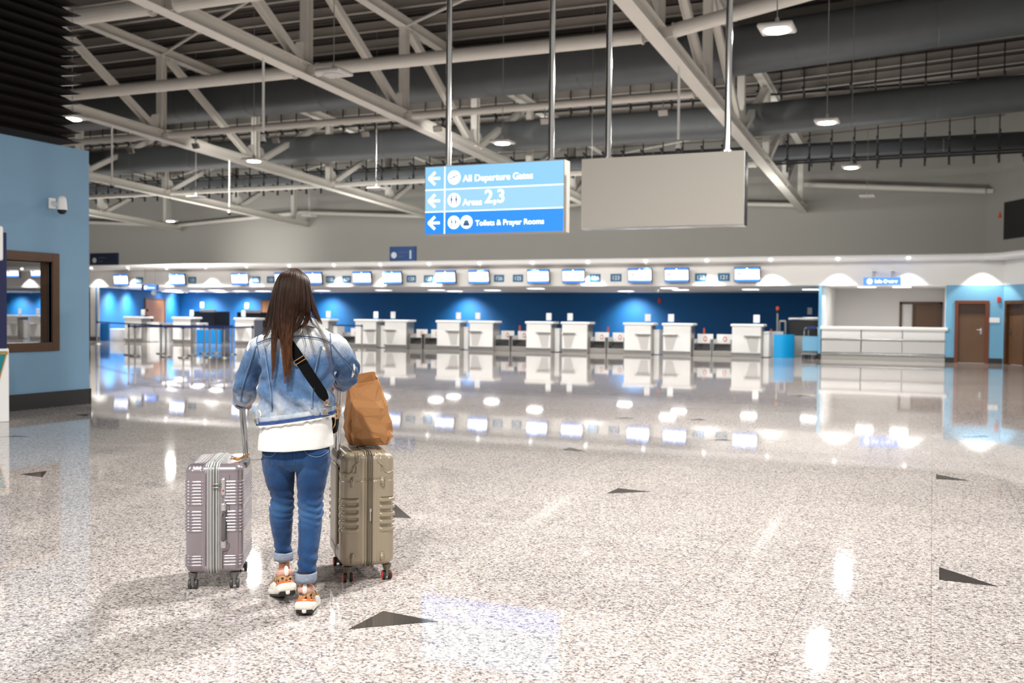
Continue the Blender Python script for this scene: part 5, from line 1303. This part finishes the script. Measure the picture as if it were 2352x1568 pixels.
for gi, (pl, r0_, ns, r1_) in enumerate(G):
    base = [W(*p) for p in pl]; m = MB(); K = len(base)
    for s_ in range(ns):
        a = rng.uniform(0, 2*math.pi); rr_ = math.sqrt(rng.random()); ln = rng.uniform(.86, 1.0) if rng.random() < .75 else rng.uniform(.6, .9)
        ph = rng.uniform(0, 6.28); pts = []
        for k, p in enumerate(base):
            t = k/(K-1); sp = (r0_ + (.013-r0_)*min(1, t*2.2)) if t < .5 else (.013+(r1_-.013)*(t-.5)*2)
            off = BR*math.cos(a)*rr_*sp + BF*math.sin(a)*rr_*sp*.55 + BR*math.sin(ph+t*5)*.0025*t
            pts.append(p+off)
        pts = bezpts(pts, 20); pts = pts[:max(4, int(len(pts)*ln))]; n = len(pts)
        rad = [.00085*(1-.8*(i/(n-1))**2) for i in range(n)]
        if gi > 12: rad = [x*.55 for x in rad]
        m.tube(pts, rad, 3)
    m.build('hair_lock', 'hair_brown', hair, smooth=True)

# ---- crossbody bag ----------------------------------------------------
bag = empty('crossbody_bag', W(768, 955, 5.02)); tag(bag, 'small crossbody bag at the woman\'s right hip with a wide black strap over her back', 'bag')
SP = [(641, 758), (662, 785), (690, 827), (715, 866), (738, 903), (748, 917)]
def strap(P, w_, m_, nm, off):
    rs = []; pts = [hit(JB, *p, off) for p in dens(smoothline(P), 4)]; pts = [p for p in pts if p]
    ps = [p for p, n_ in pts]
    for _ in range(6): ps = [ps[0]]+[(a+b*2+c_)/4 for a, b, c_ in zip(ps[:-2], ps[1:-1], ps[2:])]+[ps[-1]]
    for k, p in enumerate(ps):
        d = (ps[min(k+1, len(ps)-1)]-ps[max(k-1, 0)]).normalized(); n_ = -BF*.9+BR*.35*(p-W(680, 880, 4.8)).dot(BR)/.15; n_ = (n_-d*n_.dot(d)).normalized(); s_ = d.cross(n_)
        kk = 1 if k < len(ps)-6 else 1-.1*(k-len(ps)+6)
        rs.append([p+s_*w_/2*kk+n_*.004, p+s_*w_/2*kk+n_*.0068, p-s_*w_/2*kk+n_*.0068, p-s_*w_/2*kk+n_*.004])
    return MB().rings(rs).build(nm, m_, bag, smooth=False), ps
stp, ps = strap(SP, .050, 'strap_black', 'strap', .004)
b1 = W(689, 826, 4.78); h_ = hit(JB, 689, 827, .012)[0]
dv = (hit(JB, 700, 843, .012)[0]-hit(JB, 676, 806, .012)[0]).normalized(); sv = dv.cross(-BF).normalized()
m = MB()
for s_ in (-1, 1): m.beam(h_-BF*.008+dv*.009*s_-sv*.032, h_-BF*.008+dv*.009*s_+sv*.032, .004, .004, up=BF)
for s_ in (-1, 1): m.beam(h_-BF*.008-dv*.009+sv*.032*s_, h_-BF*.008+dv*.009+sv*.032*s_, .005, .005, up=BF)
m.build('strap_buckle', 'gold_metal', bag)
m = MB(); e0 = ps[-1]; rg = [e0+ZUP*(.012*math.cos(t)-.014)-BF*.006+BR*.010*math.sin(t) for t in [2*math.pi*i/20 for i in range(20)]]; m.tube(rg, .0022, 8, closed=True, cap=False)
m.tube([e0-ZUP*.026-BF*.006, W(757, 930, 4.88), W(762, 940, 4.93)], .004, 8); m.build('snap_hook', 'gold_metal', bag, smooth=True)
bc = W(765, 958, 5.06)
m = MB(); m.rings([ell(bc+ZUP*z, BF, BR, a, b, 28, .6) for z, a, b in ((-.075, .085, .010), (-.07, .10, .022), (0, .105, .030), (.05, .10, .026), (.062, .092, .012))]); m.build('bag_body', 'strap_black', bag, smooth=True)
m = MB(); m.rings([ell(bc+ZUP*z+BR*.004, BF, BR, a, b, 28, .6) for z, a, b in ((.0, .102, .031), (.03, .107, .033), (.055, .104, .028), (.068, .09, .010))]); m.build('bag_flap', 'leopard_tan', bag, smooth=True)
m = MB(); q = W(769, 948, 4.95); m.tube([W(762, 938, 4.93), W(768, 945, 4.94), W(771, 960, 4.95), W(769, 975, 4.95), W(764, 985, 4.96)], .003, 8); m.build('bag_cord', 'gold_metal', bag, smooth=True)
# front run of the strap, over her right shoulder side and under the arm
m = MB(); m.tube([W(762, 930, 5.02), W(752, 900, 5.09), W(730, 850, 5.11), W(690, 790, 5.08), W(655, 752, 5.0), W(643, 752, 4.9)], .010, 8, flat=(1, .3)); m.build('strap_front', 'strap_black', bag, smooth=True)
# ================================================================ SUITCASES
mat('case_lilac', (.33, .285, .315), .24, .55, coat=.6)
mat('case_trim', (.42, .43, .42), .42, .2)
mat('case_sand', (.34, .285, .205), .33, .25, noise_amt=.04, noise_scale=4, coat=.3)
mat('case_sand_dark', (.12, .095, .065), .45)
mat('zip_brown', (.10, .08, .055), .5)
mat('grip_grey', (.12, .115, .11), .5)
mat('lock_silver', (.62, .62, .62), .25, .8)
mat('gold_tag', (.55, .28, .08), .35, .4)
mat('wheel_dark', (.05, .05, .05), .5)
mat('wheel_red', (.75, .04, .03), .4)
mat('clear', (.5, .5, .5), .3)

def rbox(T, D, z0, z1, r, n_c=6, bulge=.0):
    """rounded box shell as a stack of rounded-rect rings; T = x extent, D = y extent"""
    rs = []
    K = 7
    def ring(z, ins):
        a, b = T/2-ins, D/2-ins; rc = max(.004, r-ins*.6); out = []
        for cx, cy, a0 in ((a-rc, b-rc, 0), (-a+rc, b-rc, 90), (-a+rc, -b+rc, 180), (a-rc, -b+rc, 270)):
            for k in range(n_c+1):
                t = R(a0+90*k/n_c); out.append(Vector((cx+rc*math.cos(t), cy+rc*math.sin(t), z)))
        return out
    for k in range(K+1): t = k/K*math.pi/2; rs.append(ring(z0+r*(1-math.sin(t)), r*(1-math.cos(t))))
    return rs, ring
def shell(parent, T, D, z0, z1, r, m_, nm, x0=None, x1=None, ribs=None, yneg=True):
    """hard shell, dense enough for moulded ribs; ribs(p, n) -> displacement"""
    m = LMB(); K = 7; nz = 240; rows = []
    def ring(z, ins, npt=96):
        a, b = T/2-ins, D/2-ins; rc = max(.004, r-ins*.7); segs = []
        out = []
        # perimeter sampled evenly
        per = [(a-rc, b-rc, 0), (-a+rc, b-rc, 90), (-a+rc, -b+rc, 180), (a-rc, -b+rc, 270)]
        for q, (cx, cy, a0) in enumerate(per):
            for k in range(7): t = R(a0+90*k/6); out.append(Vector((cx+rc*math.cos(t), cy+rc*math.sin(t), z)))
            nx = per[(q+1) % 4]; t1 = R(nx[2]); pa = out[-1]; pb = Vector((nx[0]+rc*math.cos(t1), nx[1]+rc*math.sin(t1), z)); nn = 46 if q in (0, 2) else 34
            for k in range(1, nn): out.append(pa.lerp(pb, k/nn))
        return out
    for k in range(K): t = k/K*math.pi/2; rows.append(ring(z0+r*(1-math.sin(t)), r*(1-math.cos(t))))
    for k in range(nz+1): rows.append(ring(z0+r+(z1-z0-2*r)*k/nz, 0))
    for k in range(1, K+1): t = k/K*math.pi/2; rows.append(ring(z1-r*(1-math.sin(t)), r*(1-math.cos(t))))
    for k in range(1, 26): rows.append(ring(z1, r+(T/2-r-.004)*k/25))
    # bottom row first: build bottom with its rounding
    rows[:K] = [ring(z0+r*(1-math.sin(k/K*math.pi/2)), r*(1-math.cos(k/K*math.pi/2))) for k in range(K, 0, -1)]
    m.rings(rows)
    o = m.build(nm, m_, parent, smooth=True)
    if ribs:
        me = o.data; nr = [v.normal.copy() for v in me.vertices]
        for v, n_ in zip(me.vertices, nr): v.co += n_*ribs(v.co, n_)
        me.update()
    return o
def sstep(a, b, x): t = min(1, max(0, (x-a)/(b-a))); return t*t*(3-2*t)
def caster(parent, x, y, m_hub, m_tyre, red=None, rz=0):
    r = LMB(); r.cyl((x, y, .055), (x, y, .085), .018, 12, .026); r.box(x-.008, x+.008, y-.022, y+.022, .02, .07); o = r.build('caster', m_hub, parent, bevel=.002)
    for s in (-1, 1):
        w_ = LMB(); w_.cyl((x+s*.009, y, .025), (x+s*.024, y, .025), .025, 24); w_.build('wheel', m_tyre, o, bevel=.003)
        if red: w_ = LMB(); w_.cyl((x+s*.0235, y, .025), (x+s*.027, y, .025), .0215, 24); w_.build('wheel_rim', red, o)
    return o

# ---- lilac silver case ------------------------------------------------
# local frame: x = thickness (zip face seen from the camera at -y), y = away from the viewer
T, D = .292, .43; z0, z1 = .085, .655
cs = empty('suitcase'); az = R(-31.2)
fl = onZ(436, 1357, 0); fr_ = onZ(545, 1351, 0)
dirx = Vector((math.cos(az), -math.sin(az), 0)); diry = Vector((math.sin(az), math.cos(az), 0))
mid = W(491, 1345, 5.19); mid.z = 0
cs.location = mid + diry*(D/2); cs.rotation_euler = (0, 0, -az)
tag(cs, 'glossy silver lilac hard-shell suitcase with ribs and a side handle, left of the woman', 'suitcase')
def ribsA(p, n_):
    h = 0; side = abs(n_.x) < .5 and abs(n_.z) < .6
    x = p.x; z = p.z
    if abs(n_.z) < .75:
        g = [(z1-.215, z1-.085), (z0+.215, z0+.330), (z0+.035, z0+.095)]
        for a, b in g:
            if a < z < b:
                msk = 1
                if abs(p.x) < T/2-.02 and p.y < 0: msk = (1-sstep(-.058, -.050, x)) + sstep(.045, .052, x)
                h += .0046*abs(math.sin((z-a)/.0165*math.pi))*msk
        # raised vertical band on both sides of the zip
        if p.y < 0 or p.y > 0: h += .004*(sstep(-.062, -.056, x)-sstep(-.020, -.014, x)) if abs(n_.x) < .4 else 0
    elif n_.z > 0:
        if x < -.045: h += .0042*abs(math.sin((x+.146)/.017*math.pi))
    return h
shell(cs, T, D, z0, z1, .040, 'case_lilac', 'shell', ribs=ribsA)
# zip band: loops round the case in the y-z plane
def loop_band(parent, x, w_, T_, D_, z0, z1, r, off, th, nm, mt):
    m = LMB(); P = []
    a, b = D_/2-r, (z1-z0)/2-r; zc_ = (z0+z1)/2
    for cy, cz, a0 in ((a, b, 0), (-a, b, 90), (-a, -b, 180), (a, -b, 270)):
        for k in range(9): t = R(a0+90*k/8); P.append((cy, cz, math.cos(t), math.sin(t)))
    rs = []
    for cy, cz, c_, s_ in P:
        def q(rr_, dx): return Vector((x+dx, cy+c_*rr_, zc_+cz+s_*rr_))
        rs.append([q(r+off-.004, -w_/2), q(r+off+th, -w_/2*.8), q(r+off+th, w_/2*.8), q(r+off-.004, w_/2)])
    m.rings(rs, cap=False, closed=True); return m.build(nm, mt, parent, smooth=True)
for x, w_, th in ((-.040, .009, .004), (-.029, .010, .008), (-.015, .013, .010), (-.001, .010, .006), (.014, .012, .009), (.025, .007, .005)): loop_band(cs, x, w_, T, D, z0, z1, .040, 0, th, 'zip_band', 'case_trim')
loop_band(cs, .0065, .003, T, D, z0, z1, .040, 0, .009, 'zip_teeth', 'grip_grey')
# combination lock
m = LMB(); m.box(.036, .062, -D/2-.016, -D/2+.004, .495, .585); lk = m.build('combination_lock', 'lock_silver', cs, bevel=.009, seg=3)
m = LMB(); m.cyl((.049, -D/2-.018, .522), (.049, -D/2-.015, .522), .005, 12); m.build('lock_emblem', 'red', lk)
for z in (.538, .556):
    m = LMB(); m.tube([(.040, -D/2-.013, z), (.02, -D/2-.016, z+.001), (.0, -D/2-.016, z), (-.006, -D/2-.012, z)], .0032, 8); m.build('zip_puller', 'steel_dull', lk, smooth=True)
# side handle
m = LMB(); m.tube([(.052, -D/2-.002, .445), (.052, -D/2-.026, .43), (.052, -D/2-.032, .39), (.052, -D/2-.032, .30), (.052, -D/2-.026, .255), (.052, -D/2-.002, .24)], .0125, 14, flat=(.9, .6)); hdl = m.build('side_handle', 'grip_grey', cs, smooth=True)
for z in ((.415, .460), (.222, .268)): m = LMB(); m.box(.038, .066, -D/2-.034, -D/2+.004, *z); m.build('handle_mount', 'lock_silver', hdl, bevel=.010, seg=3)
# panel line around the handle recess
m = LMB(); m.tube([(.078, -D/2-.001, .60), (.078, -D/2-.001, .40), (.066, -D/2-.001, .388)], .002, 8); m.tube([(.066, -D/2-.002, .25), (.078, -D/2-.002, .24), (.078, -D/2-.002, .225), (.070, -D/2-.002, .205), (.045, -D/2-.002, .20), (.045, -D/2-.002, .11)], .002, 8); m.build('panel_groove', 'grip_grey', cs, smooth=True)
# top handle and name tag with a golden ribbon
m = LMB(); m.box(.055, .12, -.02, .12, z1-.004, z1+.012); m.build('top_handle', 'lock_silver', cs, bevel=.006)
m = LMB(); ax = .105; zt3 = z1+.014
m.ball((ax, -.10, zt3), .012, 10)
for s in ((.035, -.02, .016), (-.03, .01, .010), (.05, .012, .02), (-.028, -.02, .004)):
    m.add([(ax, -.10, zt3), (ax+s[0], -.10+s[1]-.012, zt3+s[2]+.008), (ax+s[0]*1.3, -.10+s[1]+.012, zt3+s[2]), (ax+.3*s[0], -.10+s[1]+.014, zt3-.006)], [(0, 1, 2), (0, 2, 3), (0, 3, 1), (1, 3, 2)])
m.build('ribbon_tag', 'gold_tag', cs)
# rods and grip
hx = T/2-.012
gz = 1.0
g0 = HL - Vector((0, 0, .008))
Mi = world_of(cs).inverted(); gl = Mi @ g0
m = LMB(); m.box(T/2-.022, T/2+.006, -.08, .08, z1-.04, z1-.004); m.build('handle_housing', 'grip_grey', cs, bevel=.006)
for y in (-.06, .06):
    m = LMB(); m.cyl((T/2-.006, y, z1-.03), (gl.x, gl.y+y*.95, gl.z), .0095, 16); m.build('pull_rod', 'chrome', cs, smooth=False)
m = LMB(); m.tube([(gl.x, gl.y-.078, gl.z-.004), (gl.x, gl.y-.06, gl.z+.004), (gl.x, gl.y+.06, gl.z+.004), (gl.x, gl.y+.078, gl.z-.004)], .0125, 12); m.build('pull_grip', 'grip_grey', cs, smooth=True)
for x in (-T/2+.035, T/2-.045):
    for y in (-D/2+.04, D/2-.04):
        o = caster(cs, x, y, 'grip_grey', 'wheel_dark')
# ---- sand hard case ---------------------------------------------------
T, D = .292, .46; z0, z1 = .085, .70
bs = empty('suitcase'); az = R(-41)
dirx = Vector((math.cos(az), -math.sin(az), 0)); diry = Vector((math.sin(az), math.cos(az), 0))
mid = W(845, 1320, 5.36); mid.z = 0
bs.location = mid + diry*(D/2); bs.rotation_euler = (0, 0, -az)
tag(bs, 'sand beige hard-shell suitcase with moulded scallops carrying the paper bag, right of the woman', 'suitcase')
def ribsB(p, n_):
    h = 0; x, z = p.x, p.z
    if abs(n_.z) < .7:
        if p.y < 0 and abs(n_.x) < .8:
            # centre rails beside the zip
            h += .004*(sstep(-.040, -.034, x)-sstep(-.022, -.018, x)) + .004*(sstep(.030, .034, x)-sstep(.042, .048, x))
        k = (z-.275)/.040
        if 0 < k < 4.6:
            ph = k-math.floor(k); wv = math.sin(ph*math.pi*2)
            msk = 1
            if p.y < 0 and abs(n_.x) < .8: msk = (1-sstep(-.062, -.050, x))+sstep(.060, .072, x)
            elif abs(n_.x) >= .8: msk = 1-sstep(-D/2+.05, -D/2+.075, p.y) if p.y < 0 else sstep(D/2-.075, D/2-.05, p.y)
            h += msk*(.0070*(1-sstep(.35, .55, ph)) - .0095*(sstep(.45, .6, ph)-sstep(.9, 1.0, ph)))
        # stepped panels above and below
        if abs(n_.x) >= .8:
            inn = sstep(-D/2+.08, -D/2+.095, p.y)-sstep(D/2-.095, D/2-.08, p.y); h -= .006*inn*(sstep(z0+.07, z0+.09, z)-sstep(z1-.10, z1-.08, z))
            if -.04 < p.y < .04: h += .005
        if z > z1-.150 and z < z1-.135: h -= .0030
    # ribbed corner patches on the top edge
    if z > z1-.105 and (x < -.068 or x > .068): h -= .0030 + .0030*abs(math.sin(x/.0085*math.pi))
    return h
shell(bs, T, D, z0, z1, .045, 'case_sand', 'shell', ribs=ribsB)
for x, w_, th, mt in ((-.003, .010, .003, 'zip_brown'), (.008, .006, .007, 'case_sand_dark'), (.020, .009, .003, 'zip_brown'), (-.014, .006, .007, 'case_sand')): loop_band(bs, x, w_, T, D, z0, z1, .045, 0, th, 'zip_band', mt)
m = LMB(); m.box(.004, .016, -D/2-.016, -D/2-.006, .385, .405); m.box(.006, .014, -D/2-.015, -D/2-.009, .335, .392); m.build('zip_puller', 'steel', bs, bevel=.002)
for x in (-.085, .075):      # molded feet / bumpers
    for z in (.545, .135):
        m = LMB(); m.cyl((x, -D/2-.004, z-.018), (x, -D/2-.004, z+.018), .011, 14); m.ball((x, -D/2-.004, z-.018), .011, 10); m.ball((x, -D/2-.004, z+.018), .011, 10); m.build('bumper_foot', 'case_sand', bs, smooth=True)
for s in (-1, 1):            # outline bead of the ribbed corner patch
    P = [(s*.052, -D/2+.03, z1+.001), (s*.050, -D/2+.004, z1-.02), (s*.054, -D/2-.002, z1-.05), (s*.078, -D/2-.002, z1-.068), (s*.086, -D/2-.002, z1-.10), (s*.108, -D/2-.0, z1-.112), (s*.136, -D/2+.012, z1-.10)]
    m = LMB(); m.tube(P, .0032, 8); m.build('corner_bead', 'case_sand', bs, smooth=True)
m = LMB(); m.box(-.012, .012, -.09, .09, z1-.004, z1+.009); m.build('top_handle', 'case_sand_dark', bs, bevel=.006)
# rods on the left face (towards the woman)
Mi = world_of(bs).inverted(); gl = Mi @ (HR - Vector((0, 0, .008)))
m = LMB(); m.box(-T/2-.004, -T/2+.022, -.09, .09, z1-.05, z1-.003); m.build('handle_housing', 'case_sand_dark', bs, bevel=.008)
m = LMB(); m.box(-T/2-.010, -T/2+.006, -.10, .10, z0+.10, z1-.08); m.build('rod_channel', 'case_sand', bs, bevel=.006)
for y in (-.055, .055):
    m = LMB(); m.cyl((-T/2+.008, y, z1-.03), (gl.x, gl.y+y, gl.z), .010, 16); m.build('pull_rod', 'chrome', bs, smooth=False)
m = LMB(); m.tube([(gl.x, gl.y-.075, gl.z-.004), (gl.x, gl.y-.055, gl.z+.004), (gl.x, gl.y+.055, gl.z+.004), (gl.x, gl.y+.075, gl.z-.004)], .0125, 12); m.build('pull_grip', 'grip_grey', bs, smooth=True)
for x in (-T/2+.045, T/2-.035):
    for y in (-D/2+.045, D/2-.045): caster(bs, x, y, 'case_sand_dark', 'rubber', 'wheel_red')

# ---- brown paper bag --------------------------------------------------
mat('kraft', (.40, .185, .065), .7, noise_amt=.06, noise_scale=8, bump=.15, bump_scale=30)
pb = MB(); topz = bs.location.z+z1+.012
cB = W(845, 1028, 5.62); ctr = Vector((cB.x, cB.y, topz))
bx = (dirx*.93+diry*.2).normalized(); bx = (RT*.93+FW*.30).normalized(); by = Vector((-bx.y, bx.x, 0))
rs = []; NN = 26; rq = random.Random(11)
prof = [(0, .104, .070, 0), (.014, .116, .080, 0), (.045, .126, .087, .003), (.082, .131, .089, .005), (.125, .128, .087, .003), (.168, .122, .084, -.003), (.212, .114, .080, -.009), (.258, .105, .075, -.015), (.30, .098, .072, -.021), (.335, .092, .070, -.026), (.372, .088, .068, -.034)]
for j_, (z, a, b, sh) in enumerate(prof):
    ring = []; k = z/.372; am = (.013 if z < .2 else .007)*(0 if j_ in (0,) else 1)*(.45 if j_ == len(prof)-1 else 1)
    for i in range(NN):
        t = 2*math.pi*(i+(rq.uniform(-.35, .35) if 0 < j_ < len(prof)-1 else 0))/NN; e = .36
        u, v_ = math.copysign(abs(math.cos(t))**e, math.cos(t))*a, math.copysign(abs(math.sin(t))**e, math.sin(t))*b
        if abs(u) > a*.86: u *= 1-.16*k*(1-abs(v_)/b)
        q = ctr+ZUP*(z+(rq.uniform(-.012, .012) if 0 < j_ < len(prof)-1 else 0))+bx*(sh+u)+by*v_
        q += (bx*u+by*v_).normalized()*rq.uniform(-1, 1)*am
        if v_ < 0 and abs(u-a*.12-.10*(1-k)*.6) < .018: q -= by*.014*(.3+k)     # long fold down the front
        if j_ == len(prof)-1: q.z += .016*u/a+.022*v_/b
        ring.append(q)
    rs.append(ring)
cen = sum(rs[-1], Vector())/NN
inn = [[cen+(q-cen)*.975 for q in rs[-1]]]+[[ctr+ZUP*0+(q-ctr)*.93+ZUP*((q-ctr).z*.07) for q in rs[k_]] for k_ in (9, 8, 6, 3)]
pb.rings(rs+inn, cap=True)
pbag = pb.build('paper_bag', 'kraft', smooth=False)
_b = bmesh.new(); _b.from_mesh(pbag.data); bmesh.ops.triangulate(_b, faces=_b.faces, quad_method='SHORT_EDGE'); _b.to_mesh(pbag.data); _b.free()
tag(pbag, 'open brown kraft paper bag standing on the sand beige suitcase', 'paper bag')
m = MB()
